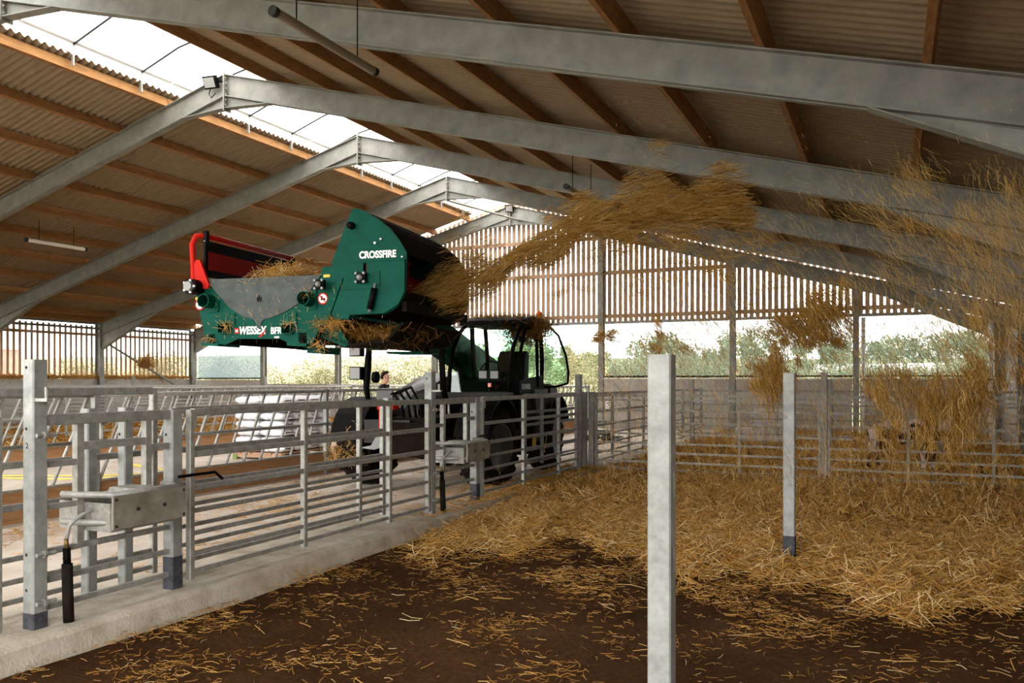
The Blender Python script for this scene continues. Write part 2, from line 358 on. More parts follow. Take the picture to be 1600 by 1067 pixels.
# portal frames
def portal(k):
    Y = YF[k]; t = link('portal_frame', None, None, (XR, Y, 0)); t.empty_display_size = 0.1
    tag(t, 'galvanised steel portal frame with bolted apex and haunched eaves', 'portal frame', 'steel portal frames', kind='structure')
    D, FW = 0.44, 0.17
    for s in (-1, 1):
        def P(d, n): return Vector((s*(d*1.0), 0, ZR - d*TA + n))              # n: below the top flange
        me = MB(); L = HS - 0.1
        for n, w_, h_ in ((-0.008, FW, 0.016), (-D/2, 0.012, D), (-D + 0.008, FW, 0.016)):
            me.bar(P(0.012, n), P(L, n), w_, h_)
        part('rafter', me, FRAME, t)
        h = MB()                                                               # apex haunch
        poly = [(s*0.012, ZR - D), (s*1.05, ZR - 1.05*TA - D + 0.01), (s*0.012, ZR - D - 0.24)]
        h.prism(poly, 'y', -0.006, 0.006); h.bar((s*0.012, 0, ZR - D - 0.24), (s*1.1, 0, ZR - 1.1*TA - D), FW, 0.014)
        part('apex_haunch', h, FRAME, t)
        e = MB(); d0 = 12.0                                                    # eaves haunch
        poly = [(s*d0, ZR - d0*TA - D), (s*(HS-0.12), ZR - HS*TA - D), (s*(HS-0.12), ZR - HS*TA - D - 0.52)]
        e.prism(poly, 'y', -0.006, 0.006); e.bar((s*d0, 0, ZR - d0*TA - D), (s*(HS-0.12), 0, ZR - HS*TA - D - 0.52), FW, 0.014)
        part('eaves_haunch', e, FRAME, t)
        c = MB(); x = s*(HS + 0.02); top = ZE - 0.02
        c.box((x, 0, top/2), (0.24, 0.012, top))
        for dx in (-0.13, 0.13): c.box((x + dx, 0, top/2), (0.016, 0.19, top))
        part('column', c, FRAME, t)
    ap = MB(); ap.box((0, 0, ZR - D/2 - 0.13), (0.03, 0.20, D + 0.34)); part('apex_plate', ap, FRAME, t)
    for i in range(6):
        b = MB()
        for s in (-1, 1): b.tube([(0, s*0.06, ZR - 0.08 - i*0.11), (0.05, s*0.06, ZR - 0.08 - i*0.11)], 0.018, 6); b.tube([(0, s*0.06, ZR - 0.08 - i*0.11), (-0.05, s*0.06, ZR - 0.08 - i*0.11)], 0.018, 6)
        part('bolt', b, GALV, t)
    return t
for k in range(-1, 6): portal(k)

# roof: purlins and corrugated sheets
ceil = link('ceiling', None, None, (XR, 0, 0)); ceil.empty_display_size = 0.1
tag(ceil, 'brown corrugated sheet roof on timber purlins, open along the ridge', 'roof', kind='structure')
PD = {-1: [1.62 + 1.39*i for i in range(10)], 1: [1.12 + 1.42*i for i in range(10)]}
pm = MB(); pm.box((0, SB/2, PUD/2), (0.075, SB - 0.02, PUD)); pme = pm.mesh('purlin', PURL)
for s in (-1, 1):
    for d in PD[s] + [14.75]:
        for k in range(-1, 5):
            o = link('purlin', pme, ceil, (s*d, YF[k], ZR - d*TA), (0, s*SLOPE, 0))
WL = SB/29
for s in (-1, 1):
    d0 = PD[s][0] - 0.12; d1 = HS + 0.45; rows = 5; ln = (d1 - d0)/rows
    mb = MB(); n = 29*6
    for r_, dd in ((0, 0.0), (1, ln + 0.12)):
        for i in range(n + 1): mb.v.append((s*dd, i*SB/n, 0.036*math.cos(2*PI*i/6) + 0.038 - (0.02 if r_ else 0)))
    mb.f = [(i, i+1, n+2+i, n+1+i) for i in range(n)]
    sme = mb.mesh('roof_sheet', SHEET, True)
    for r_ in range(rows):
        d = d0 + r_*ln
        for k in range(-1, 5):
            link('roof_sheet', sme, ceil, (s*d, YF[k], ZR - d*TA + PUD/CA), (0, s*SLOPE, 0))
# open ridge: upstand strips, straps, rods and a clear cover sheet
for s in (-1, 1):
    d = PD[s][0] - 0.12
    for k in range(-1, 5):
        m = MB(); z0 = ZR - d*TA + PUD + 0.06
        m.bar((s*d, YF[k], z0 + 0.10), (s*d, YF[k+1] - 0.01, z0 + 0.10), 0.006, 0.20)
        m.bar((s*(d - 0.04), YF[k], z0 + 0.20), (s*(d - 0.04), YF[k+1] - 0.01, z0 + 0.20), 0.09, 0.006)
        part('ridge_upstand', m, WHITE, ceil)
for k in range(-1, 5):
    for j in range(3):
        y = YF[k] + SB*(j + 0.5)/3
        zs = [(s*(PD[s][0] - 0.1), ZR - PD[s][0]*TA + PUD + 0.1) for s in (-1, 1)]
        m = MB(); (xa, za), (xb, zb) = zs
        m.tube([(xa - 0.25, y, za - 0.02), (xa, y, za + 0.16), (-0.5, y, za + 0.50), (0, y, za + 0.58), (0.45, y, zb + 0.42), (xb, y, zb + 0.16), (xb + 0.2, y, zb)], 0.02, 6)
        part('ridge_rod', m, DGREY, ceil)
        for x_, z_ in zs: part('ridge_strap', MB().box((x_, y, z_ - 0.02), (0.05, 0.035, 0.42)), GALV, ceil)
    m = MB(); za = ZR - PD[-1][0]*TA + 0.5; zb = ZR - PD[1][0]*TA + 0.5
    m.sheet([(-PD[-1][0] - 0.1, za), (0, ZR + 0.52), (PD[1][0] + 0.1, zb)], 'y', YF[k], YF[k+1] - 0.01, 0.004)
    part('ridge_cover', m, POLY, ceil)
# eaves rails and roof bracing rods
for s in (-1, 1):
    for k in range(-1, 5):
        m = MB(); m.tube([(s*(HS - 0.05), YF[k], ZE - 0.18), (s*(HS - 0.05), YF[k+1], ZE - 0.18)], 0.045, 8); part('eaves_tie', m, FRAME, ceil)
m = MB(); m.tube([(-HS + 0.3, YF[4], ZE + 0.05), (-HS + 5.4, YF[5], ZE + 1.2)], 0.02, 6); part('brace_rod', m, GALV, ceil)
m = MB(); m.tube([(-3.2, YF[4] + 0.15, ZR - 3.2*TA - 0.5), (-0.2, YF[4] + 0.15, ZR - 2.1)], 0.03, 6); part('brace_rod', m, GALV, ceil)
m = MB(); m.tube([(-0.05, YF[4], ZR - 0.7), (0.35, YF[5], ZR - 0.55)], 0.035, 6); part('brace_rod', m, GALV, ceil)

# gable wall: spaced boards above a beam, low concrete panels below
wb = link('wall_back', None, None, (0, YG, 0)); wb.empty_display_size = 0.1
tag(wb, 'gable wall of spaced vertical timber boards over open bays', 'wall', kind='structure')
PIT = 0.186; n = int(2*HS/PIT); ZB = 3.68
for i in range(n + 1):
    x0 = XL + 0.05 + i*PIT; x1 = x0 + 0.128; top = [roof_z(x) + 0.215 for x in (x0, x1)]
    if min(top) - ZB < 0.08: continue
    poly = [(x0, ZB + random.uniform(-0.01, 0.01)), (x1, ZB), (x1, top[1]), (x0, top[0])]
    if x0 < XR < x1: poly.insert(3, (XR, ZR + 0.215))
    part('board', MB().prism(poly, 'y', 0.17, 0.192), BOARD, wb)
for z in (3.86, 5.32, 6.52):
    half = min(HS - 0.1, (ZR + 0.05 - z)/TA); part('board_rail', MB().bar((XR - half, 0.13, z), (XR + half, 0.13, z), 0.07, 0.13), BOARD, wb)
part('gable_beam', MB().bar((XL, 0.05, ZB - 0.04), (XRT, 0.05, ZB - 0.04), 0.16, 0.09), MGREY, wb)
GC = [-23.3, -19.6, -15.27, -8.84, -4.51, -0.92]
for x in GC:
    m = MB(); top = roof_z(x) - 0.3; m.box((x, 0, top/2), (0.012, 0.2, top))
    for dy in (-0.1, 0.1): m.box((x, dy, top/2), (0.17, 0.014, top))
    part('gable_column', m, FRAME, wb)
def panels(parent, x0, x1, z1, yy=0.0, axis='x', nz=2, mtl=PANEL):
    for j in range(nz):
        za, zb = z1*j/nz + 0.006, z1*(j+1)/nz
        if axis == 'x': part('concrete_panel', MB().box(((x0+x1)/2, yy, (za+zb)/2), (x1 - x0 - 0.02, 0.14, zb - za)), mtl, parent)
        else: part('concrete_panel', MB().box((yy, (x0+x1)/2, (za+zb)/2), (0.14, x1 - x0 - 0.02, zb - za)), mtl, parent)
xs = [-8.84, -4.51, -0.92, XRT]
for a, b in zip(xs[:-1], xs[1:]):
    panels(wb, a + 0.1, b - 0.1, 1.74); part('sill_strip', MB().box(((a+b)/2, -0.03, 1.765), (b - a - 0.2, 0.2, 0.03)), WHITE, wb)
panels(wb, XL, -23.4, 1.72); panels(wb, -23.2, -19.7, 1.56)
part('net_bottom_bar', MB().bar((XL + 0.1, 0.14, 1.79), (-23.3, 0.14, 1.79), 0.05, 0.05), BLACK, wb)
for a, b in zip(xs[:-1], xs[1:]): part('net_bottom_bar', MB().bar((a + 0.1, 0.14, 1.83), (b - 0.1, 0.14, 1.83), 0.05, 0.05), BLACK, wb)
def net(x0, x1, z0, z1, label, m, grp=None):
    o = part('windbreak_net', MB().box(((x0+x1)/2, YG + 0.14, (z0+z1)/2), (x1-x0, 0.006, z1-z0)), m); tag(o, label, 'netting', grp, kind='structure')
for a, b in zip(xs[:-1], xs[1:]): net(a + 0.22, b - 0.05, 1.84, ZB - 0.1, 'pale green windbreak net hung in an open gable bay above the concrete panels', NET, 'green gable nets')
net(XL + 0.15, -23.35, 1.80, ZB - 0.1, 'pale blue windbreak net in the gable corner bay', NETB)
# downpipes
for x, y, lab in ((-0.72, YG - 0.22, 'white plastic downpipe on the gable column'), (XRT - 0.35, YG - 1.6, 'white plastic downpipe by the right wall corner')):
    t = thing('downpipe', lab, 'pipe', (x, y, 0.0))
    part('pipe', MB().tube([(0, 0, 0.02), (0, 0, 3.55)], 0.055, 12), WHITE, t, smooth=True)
    for z in (1.72, 3.0): part('clip', MB().lathe([(-0.02, 0.07), (0.02, 0.07)], 'z', 12, (0, 0, z)), BLACK if z < 2 else WHITE, t)

# left side wall: low concrete, spaced boards above
wl = link('wall_left', None, None, (XL, 0, 0)); wl.empty_display_size = 0.1
tag(wl, 'side wall of concrete panels with narrow spaced boards above', 'wall', kind='structure')
for k in range(-1, 5): panels(wl, YF[k] + 0.05, YF[k+1] - 0.05, 1.76, -0.12, 'y')
lb = MB(); lb.box((0, 0, 0), (0.022, 0.085, 1.98)); lme = lb.mesh('board', BOARD)
y = YF[-1] + 0.1
while y < YG:
    link('board', lme, wl, (-0.16, y, 2.78)); y += 0.218
for z in (1.83, 3.42): part('board_rail', MB().bar((-0.12, YF[-1], z), (-0.12, YG, z), 0.05, 0.10), BOARD, wl)
part('brace_rod', MB().tube([(0.15, YF[4] + 0.1, 3.15), (0.15, YF[4] + 3.4, 1.55)], 0.045, 8), FRAME, wl)
part('eaves_beam', MB().bar((-0.13, YF[-1], 3.89), (-0.13, YG, 3.89), 0.06, 0.17), FRAME, wl)
# right side wall: concrete and close boarding
wr = link('wall_right', None, None, (XRT, 0, 0)); wr.empty_display_size = 0.1
tag(wr, 'grey concrete panel side wall with boarding above', 'wall', kind='structure')
for k in range(-1, 5):
    panels(wr, YF[k] + 0.05, YF[k+1] - 0.05, 1.66, 0.12, 'y')
    y = YF[k] + 0.06
    while y < YF[k+1] - 0.06:
        link('board', None, wr) if False else part('board', MB().box((0.16, y + 0.07, 2.70), (0.022, 0.15, 2.06)), PANEL if k > 1 else BOARD, wr); y += 0.152

# ------------------------------------------------------------------ near gate line on the kerb
FX, FX2 = -4.85, -5.20                                    # pen-side and passage-side lines
RZ = [1.46, 1.14, 0.885, 0.71, 0.54, 0.385, 0.25]
def post(label, x, y, z0, z1, wd=0.10, dp=0.10, m=GALVP, base=None, slots=(), group=None, cap=False, pin=False, holes=()):
    t = thing('galvanised_post', label, 'post', (x, y, z0), 0, group); h = z1 - z0
    bs = part('box_section', MB().bar((0, 0, 0), (0, 0, h), wd, dp, ch=0.008), m, t)
    if slots or holes:
        cs = [MB().box((0, 0, h/2), (wd - 0.012, dp - 0.012, h - 0.012))]
        cs += [MB().box((wd/2, 0.012, z - z0), (0.03, 0.016, 0.13)) for z in slots]
        cs += [MB().lathe([(-dp/2 - 0.02, 0.011), (-dp/2 + 0.02, 0.011)], 'y', 10, (-0.015, 0, z - z0)) for z in holes]
        cut(bs, cs)
    if base: part('dark_base', MB().bar((0, 0, 0.0), (0, 0, base), wd + 0.004, dp + 0.004, ch=0.008), DARKB, t, label='dark painted foot')
    if pin:
        g = part('latch_bracket', MB().box((wd/2 + 0.05, -0.02, 1.58 - z0), (0.12, 0.04, 0.02)), GALV, t); part('latch_pin', MB().tube([(wd/2 + 0.08, -0.02, 1.57 - z0), (wd/2 + 0.08, -0.02, 1.66 - z0)], 0.011, 8), GALV, g)
    return t
DARKB = mat('bitumen_paint', (0.07, 0.072, 0.085), 0.7, col2=(0.03, 0.03, 0.035), scale=20)
KZ = 0.16
PA, PB, PC, PD_, PE = 3.48, 4.57, 8.36, 9.50, 13.40
post('tall galvanised gate post with a painted digit beside the first water trough', FX, PA, KZ, 1.83, base=0.10, pin=True, holes=(1.78, 1.40, 0.62, 0.4))
post('short galvanised post with a black foot carrying the first water trough', FX, PB, KZ, 1.48, base=0.24, holes=(1.30, 0.45))
post('tall galvanised gate post between the long gate and the second trough', FX, PC, KZ, 1.80, pin=True, holes=(1.72, 1.40, 1.33, 1.0))
post('short galvanised post carrying the second water trough', FX, PD_, KZ, 1.48, base=0.22, holes=(1.30, 0.42))
post('tall galvanised post at the far corner of the gate line', FX, PE, KZ, 1.80, m=RAIL, pin=True)
for y, lab in ((PA - 0.32, 'short passage-side post behind the tall post with the digit'), (PC - 0.36, 'short passage-side post behind the tall post by the long gate'), (PA + 0.66, 'slim passage-side post with holes behind the first water trough'), (PB - 0.12, 'short passage-side post behind the black-footed trough post')):
    post(lab, FX2, y, KZ, 1.50, 0.08, 0.08, holes=(1.40, 1.30))
def bolt(x, y, z, parent=None): return MB().tube([(x - 0.02, y - 0.11, z), (x - 0.02, y + 0.02, z)], 0.014, 8).tube([(x - 0.02, y - 0.065, z), (x - 0.02, y - 0.045, z)], 0.026, 6)
tx = text_part('painted_digit', '2', 0.05, BLACK, [o for o in COL.objects if o.name.startswith('galvanised_post')][0], (-0.02, -0.0505, 1.12), (PI/2, 0, 0), 0.001)

def gate(label, X, y0, y1, mids, group=None, m=RAIL, um=GALV, zs=RZ, latch=False):
    t = thing('field_gate', label, 'gate', (X, y0, 0), 0, group); L = y1 - y0
    for i, z in enumerate(zs):
        hh = 0.055 if i == 0 else (0.045 if i in (1, 2) else 0.034)
        part('rail', MB().bar((0, 0.02, z), (0, L - 0.02, z), hh*0.9, hh, ch=0.006), m, t)
    for yy in [0.0] + [q - y0 for q in mids] + [L]:
        part('upright', MB().bar((0, yy, zs[-1] - 0.05), (0, yy, zs[0] + (0.02 if yy in (0.0, L) else 0)), 0.05, 0.05, ch=0.006), um, t)
    if latch:
        b = MB(); b.tube([(0.05, -0.16, 0.99), (0.05, 0.20, 0.99), (0.05, 0.28, 0.93)], 0.012, 8); part('slide_bolt', b, BLACK, t)
        part('bracket', MB().box((0.03, 0.0, 1.40), (0.02, 0.06, 0.12)), GALV, t)
    return t
g1 = gate('long seven-rail galvanised gate between the first trough and the tall middle post', FX + 0.03, PB + 0.14, PC - 0.10, [6.05, 7.45], latch=True)
gate('matching passage-side gate behind the long seven-rail gate', FX2, PB + 0.32, PC - 0.46, [7.45], zs=[1.46, 1.14, 0.86, 0.69, 0.52, 0.37, 0.24])
copy_tree(g1, (FX + 0.03, PD_ + 0.14, 0), label='seven-rail galvanised gate beside the telehandler beyond the second trough')
copy_tree(g1, (FX + 0.03, PA - 3.82, 0), label='galvanised gate ending at the tall post with the painted digit')
gate('passage-side gate behind the gate at the painted-digit post', FX2, PA - 3.9, PA - 0.40, [2.1], zs=[1.46, 1.14, 0.86, 0.69, 0.52, 0.37, 0.24])
gate('passage-side rail panel behind the first water trough', FX2 - 0.07, PA - 0.2, PB + 0.2, [PA + 0.3], zs=[1.62, 1.14, 0.86, 0.52, 0.37, 0.24])

def trough_unit(y0, y1, la, lb, lc):
    """rail panel with hand gap, guarded water trough and sleeved supply hose between two posts"""
    L = y1 - y0
    t = thing('trough_fence', la, 'fence', (FX, y0, 0))
    part('rail', MB().bar((0, 0.055, 1.45), (0, L - 0.055, 1.45), 0.06, 0.07, ch=0.006), RAIL, t)
    part('rail', MB().bar((0, 0.05, 1.17), (0, 0.30, 1.17), 0.04, 0.04), RAIL, t)
    part('rail', MB().bar((0, 0.30, 1.27), (0, L*0.78, 1.27), 0.045, 0.05), RAIL, t)
    part('rail', MB().bar((0, L*0.78, 1.22), (0, L - 0.05, 1.22), 0.04, 0.045), RAIL, t)
    for z in (0.62, 0.44, 0.27): part('rail', MB().bar((0, 0.05, z), (0, L - 0.05, z), 0.034, 0.034), RAIL, t)
    part('rail', MB().bar((0, 0.05, 0.90), (0, 0.30, 0.90), 0.034, 0.034), RAIL, t)
    part('upright', MB().bar((0, 0.30, 0.62), (0, 0.30, 1.45), 0.05, 0.05), GALV, t)
    part('upright', MB().bar((0, L*0.78, 0.955), (0, L*0.78, 1.45), 0.05, 0.05), GALV, t)
    part('hand_loop', MB().tube([(-0.03, 0.58, 1.44), (-0.03, 0.50, 1.40), (-0.03, 0.50, 1.31), (-0.03, 0.60, 1.25)], 0.014, 6), GALV, t)
    for z in (1.36, 0.62, 0.32): part('bolt', bolt(0.085, 0.07, z), GALV, t)
    w_ = thing('water_trough', lb, 'trough', (FX, y0, 0))
    for z in (0.955, 0.775): part('guard_tube', MB().tube([(-0.10, 0.26, z), (0.04, 0.28, z), (0.27, 0.36, z), (0.27, L - 0.22, z), (0.05, L - 0.14, z)], 0.022, 8), TUBE, w_, smooth=True)
    pl = part('guard_plate', MB().box((0.305, L*0.56, 0.845), (0.018, 0.60, 0.215)), STAIN, w_, label='stained grey guard plate')
    for a in (-1, 1): part('bolt', MB().lathe([(0, 0.014), (0.009, 0.013)], 'x', 10, (0.312, L*0.56 + a*0.11, 0.85)), RUST, pl)
    for a in (-1, 1):
        for b in (-1, 1): part('bolt', MB().lathe([(0, 0.011), (0.008, 0.010)], 'x', 8, (0.312, L*0.56 + a*0.28, 0.845 + b*0.085)), RUST, pl)
    b = MB(); x0, x1, ya, yb, z0, z1 = -0.22, 0.26, 0.335, L - 0.22, 0.72, 0.90
    for c_, d_ in ((((x0+x1)/2, (ya+yb)/2, z0), (x1-x0, yb-ya, 0.012)), ((x0, (ya+yb)/2, (z0+z1)/2), (0.012, yb-ya, z1-z0)), ((x1, (ya+yb)/2, (z0+z1)/2), (0.012, yb-ya, z1-z0)), (((x0+x1)/2, ya, (z0+z1)/2), (x1-x0, 0.012, z1-z0)), (((x0+x1)/2, yb, (z0+z1)/2), (x1-x0, 0.012, z1-z0))): b.box(c_, d_)
    part('bowl', b, GALV, w_)
    part('float_cover', MB().prism([(-0.2, 0.90), (0.2, 0.90), (0.16, 0.95), (-0.16, 0.95)], 'y', L*0.62, L - 0.24), GALV, w_)
    part('elbow_pipe', MB().tube([(0.10, 0.345, 0.86), (0.08, 0.26, 0.83), (0.058, 0.19, 0.77), (0.055, 0.17, 0.67)], 0.013, 8), TUBE, w_, smooth=True)
    h = thing('supply_hose', lc, 'hose', (FX + 0.07, y0 + 0.17, KZ))
    part('sleeve', MB().tube([(0.01, 0, 0.0), (0, 0.0, 0.20), (-0.005, 0, 0.37)], 0.033, 12), RUBBER, h, smooth=True)
    part('inner_hose', MB().tube([(-0.005, 0, 0.36), (-0.01, 0, 0.47)], 0.024, 10), BLACK, h, smooth=True)
    part('brass_fitting', MB().tube([(-0.01, 0, 0.47), (-0.015, 0, 0.53)], 0.014, 8), BRASS, h, smooth=True)
BRASS = mat('brass', (0.20, 0.13, 0.05), 0.4, 0.5)
STAIN = mat('stained_plate', (0.30, 0.28, 0.235), 0.65, 0.2, col2=(0.17, 0.15, 0.115), scale=6)
trough_unit(PA, PB, 'short rail panel with a hand loop above the first water trough', 'first guarded water trough beside the tall post with the digit', 'black sleeved supply hose standing on the kerb under the first trough')
trough_unit(PC, PD_, 'short rail panel above the second water trough near the telehandler', 'second guarded water trough in front of the telehandler wheel', 'black sleeved supply hose on the kerb under the second trough')

# free-standing pen posts
p1 = on_Z(1028, 1119, 0)
post('tall bare galvanised post with two side slots standing in the dirt', -1.05, 4.13, -0.02, 1.83, 0.118, 0.118, slots=(0.80, 1.17), m=GALVP)
post('slim bare galvanised post with a dark foot at the straw edge', -0.86, 8.17, -0.02, 1.77, 0.105, 0.105, base=0.27, m=GALVP)

# cross fences of rails at the end of the straw pen and beyond
def cross(label, x0, x1, y, zs, ups, group, m=RAIL):
    t = thing('rail_hurdle', label, 'fence', (x0, y, 0), 0, group); L = x1 - x0
    for i, z in enumerate(zs): part('rail', MB().bar((0, 0, z), (L, 0, z), 0.04, 0.05 if i == 0 else 0.034), m, t)
    for k in range(ups + 1): part('upright', MB().bar((L*k/ups, -0.005, zs[-1] - 0.03), (L*k/ups, -0.005, zs[0]), 0.04, 0.04), m, t)
    return t
CZ = [1.44, 1.36, 1.18, 0.97, 0.78, 0.62, 0.46, 0.30, 0.17]
cross('galvanised rail hurdle closing the straw pen, from the gate corner to the middle post', FX + 0.12, -1.02, 14.0, CZ, 3, None)
cross('galvanised rail hurdle closing the straw pen, from the middle post to the right wall', -0.88, XRT - 0.25, 14.0, CZ, 3, None)
post('galvanised post between the two hurdles across the straw pen', -0.95, 14.0, -0.02, 1.83, m=RAIL)
post('galvanised end post of the pen hurdle against the right wall', XRT - 0.2, 14.0, -0.02, 1.75, m=RAIL)
post('galvanised corner post where the pen hurdle meets the gate line', FX + 0.03, 14.0, KZ, 1.50, m=RAIL)
for x0, x1, lab in ((FX + 0.2, -1.3, 'far rail hurdle in front of the gable panels, nearer the passage'), (-1.2, XRT - 0.3, 'far rail hurdle in front of the gable panels, nearer the right wall')):
    cross(lab, x0, x1, 20.4, [1.45, 1.30, 1.12, 0.95, 0.78, 0.6, 0.42], 3, None)
for x, lab in ((-4.4, 'far hurdle post nearest the passage corner'), (-1.25, 'far hurdle post between the two far hurdles'), (1.0, 'far hurdle post nearest the right wall')): post(lab, x, 20.25, -0.02, 1.72, m=RAIL)
g = gate('galvanised gate continuing along the kerb beyond the corner post', FX, 14.2, 18.6, [15.3, 16.4, 17.5], m=RAIL)
copy_tree(g, (FX, 19.0, 0), label='last galvanised gate along the kerb before the gable')
for y, lab in ((13.85, 'slim post close behind the tall corner post'), (18.8, 'post between the two farthest kerb gates'), (23.7, 'post ending the farthest kerb gate')): post(lab, FX - 0.05, y, KZ, 1.5, 0.08, 0.08, m=RAIL)
gate('short rail panel beside the corner posts at the end of the gate line', FX2, 11.9, 14.4, [12.6, 13.3], zs=[1.46, 1.2, 1.0, 0.8, 0.6, 0.4])

# ------------------------------------------------------------------ slanted feed barriers along the feed passage
def barrier(X, y0, label, timber, group=None, hboard=0.36, L=SB, z0=0.09, last=False):
    t = thing('feed_barrier', label, 'barrier', (X, y0, z0), 0, group); zt = 1.52 - z0
    part('top_rail', MB().tube([(0, 0.04, zt), (0, L - 0.04, zt)], 0.03, 8), TUBE, t, smooth=True)
    part('neck_rail', MB().tube([(0.045, 0.04, 0.86), (0.045, L - 0.04, 0.86)], 0.024, 8), RAIL, t, smooth=True)
    part('timber_board', MB().box((-0.03, L/2, hboard/2), (0.05, L - 0.09, hboard)), timber, t)
    part('board_cap', MB().box((-0.01, L/2, hboard + 0.012), (0.07, L - 0.09, 0.024)), GALV, t)
    y = 0.55
    while y < L - 0.02:
        part('slanted_bar', MB().tube([(0, y, zt), (0, y - 0.50, hboard)], 0.021, 8), TUBE, t, smooth=True); y += 0.36
    for yy in ((0.0, L) if last else (0.0,)): part('post', MB().bar((0, yy, 0), (0, yy, zt + 0.03), 0.07, 0.07), GALVP, t)
    return t
wh = ['standing nearest the first trough', 'opposite the long gate', 'opposite the telehandler front', 'passing behind the telehandler', 'beside the telehandler rear', 'reaching the gable door']
for i in range(5): barrier(-8.93, 2.6 + i*SB, 'slanted-bar feed barrier on brown timber between the passages, ' + wh[i], TIMB, last=(i == 4))
wh2 = ['far end away from the gable', 'beyond the first trough', 'left of the white bag stack', 'behind the white bag stack', 'reaching the gable door']
for i in range(5): barrier(-15.2, 3.0 + i*SB, 'slanted-bar feed barrier on timber across the feed passage, ' + wh2[i], TIMB, hboard=0.28, last=(i == 4))
# pens beyond
def yrails(label, X, y0, y1, zs, ups):
    t = thing('rail_hurdle', label, 'fence', (X, y0, 0.09)); L = y1 - y0
    for z in zs: part('rail', MB().bar((0, 0, z), (0, L, z), 0.035, 0.04), TUBE, t)
    for k in range(ups + 1): part('upright', MB().bar((0, L*k/ups, 0), (0, L*k/ups, zs[0]), 0.045, 0.045), GALV, t)
for X, lab in ((-19.0, 'galvanised rail fence in the left pens nearest the feed barrier'), (-22.6, 'galvanised rail fence in the middle of the left pens'), (-25.6, 'galvanised rail fence along the left wall')):
    yrails(lab, X, 6.0, 22.96, [1.43, 1.18, 0.95, 0.72, 0.5, 0.28], 10)
for x, y, lab in ((-26.0, 18.9, 'galvanised pen post close to the left wall boards'), (-24.5, 21.3, 'galvanised pen post below the diagonal brace'), (-24.2, 23.9, 'galvanised pen post near the gable corner column'), (-20.4, 23.4, 'galvanised pen post under the blue net corner')):
    post(lab, x, y, 0.09, 1.84, 0.09, 0.09)
cross('galvanised cross fence in the left pens below the gable', -26.5, -16.0, 23.0, [1.5, 1.25, 1.0, 0.75, 0.5], 6, None, TUBE)
pb = barrier(-16.4, 0, 'slanted-bar barrier across the gable end of the left pens', TIMB, hboard=0.28, L=4.2, last=True); pb.location = (-15.6, YG - 0.5, 0.09); pb.rotation_euler = (0, 0, PI/2)

# ------------------------------------------------------------------ telehandler (machine frame: +x its left, +y towards its rear)
MT = thing('telehandler', 'dark grey telehandler with green boom and glazed cab in the passage', 'telehandler', (-6.43, 11.0, 0.09), R(5))
def wheel(x, y, steer=0.0):
    s = 1 if x > 0 else -1; r, wd = 0.62, 0.44
    prof = [(-wd/2, 0.36), (-wd/2 - 0.01, 0.46), (-wd/2 + 0.02, 0.55), (-wd*0.3, 0.585), (0, 0.595), (wd*0.3, 0.585), (wd/2 - 0.02, 0.55), (wd/2 + 0.01, 0.46), (wd/2, 0.36), (wd/2 - 0.06, 0.34), (-wd/2 + 0.06, 0.34)]
    w_ = part('wheel', MB().lathe(prof, 'x', 40), RUBBER, MT, (x, y, r), (0, 0, steer), smooth=True)
    lug = MB()
    for i in range(20):
        for side in (-1, 1):
            a = 2*PI*(i + (0.5 if side > 0 else 0))/20
            ring = []
            for k, (xx, da) in enumerate(((0.01*side, -0.13), (0.12*side, -0.02), (0.225*side, 0.10))):
                rr = [0.628, 0.622, 0.575][k]; aa = a + da
                e = 0.045
                ring.append([Vector((xx, q*math.cos(b), q*math.sin(b))) for q, b in ((rr - 0.07, aa - e), (rr, aa - e*0.8), (rr, aa + e*0.8), (rr - 0.07, aa + e))])
            lug.loft(ring)
    part('tread_lug', lug, RUBBER, w_)['kind'] = 'stuff'
    rim = part('rim', MB().lathe([(s*0.20, 0.345), (s*0.22, 0.355), (s*0.215, 0.325), (s*0.10, 0.30), (s*0.06, 0.22), (s*0.09, 0.16), (s*0.12, 0.10), (s*0.12, 0.0)], 'x', 32), RIM, w_, smooth=True)
    return w_
DGREYP = mat('plate_grey', (0.13, 0.13, 0.13), 0.5)
RIM = mat('rim_grey', (0.06, 0.058, 0.052), 0.4, 0.3)
for x, y, st in ((1.0, 0, R(-9)), (-1.0, 0, R(-9)), (1.0, 2.85, R(4)), (-1.0, 2.85, R(4))): wheel(x, y, st)
for y in (0, 2.85): part('axle', MB().box((0, y, 0.62), (1.5, 0.24, 0.26)).lathe([(-0.18, 0.2), (0.18, 0.2)], 'y', 16, (0, y, 0.62)), DARK, MT)
ch = MB(); ch.box((0, 1.4, 0.85), (0.72, 3.9, 0.42)); ch.box((0, -0.45, 0.75), (0.62, 0.5, 0.5)); ch.box((0, 3.3, 1.0), (1.9, 0.5, 0.75)); part('chassis', ch, DARK, MT)
part('front_plate', MB().box((-0.35, -0.62, 0.86), (0.75, 0.06, 0.34)), DGREY, MT)
part('counterweight', MB().prism([(3.35, 0.7), (3.75, 0.8), (3.8, 1.45), (3.35, 1.55)], 'x', -0.95, 0.95), DGREY, MT)
def guard(x0, x1, y, m=BLACK, r=0.74, a0=20, a1=165, name='mudguard'):
    pts = [(y + r*math.cos(R(a)), 0.62 + r*math.sin(R(a))) for a in np.linspace(a0, a1, 12)]
    return part(name, MB().sheet(pts, 'x', x0, x1, 0.03), m, MT)
for x0, x1 in ((0.74, 1.26), (-1.26, -0.74)):
    guard(x0, x1, 0); guard(x0, x1, 2.85)
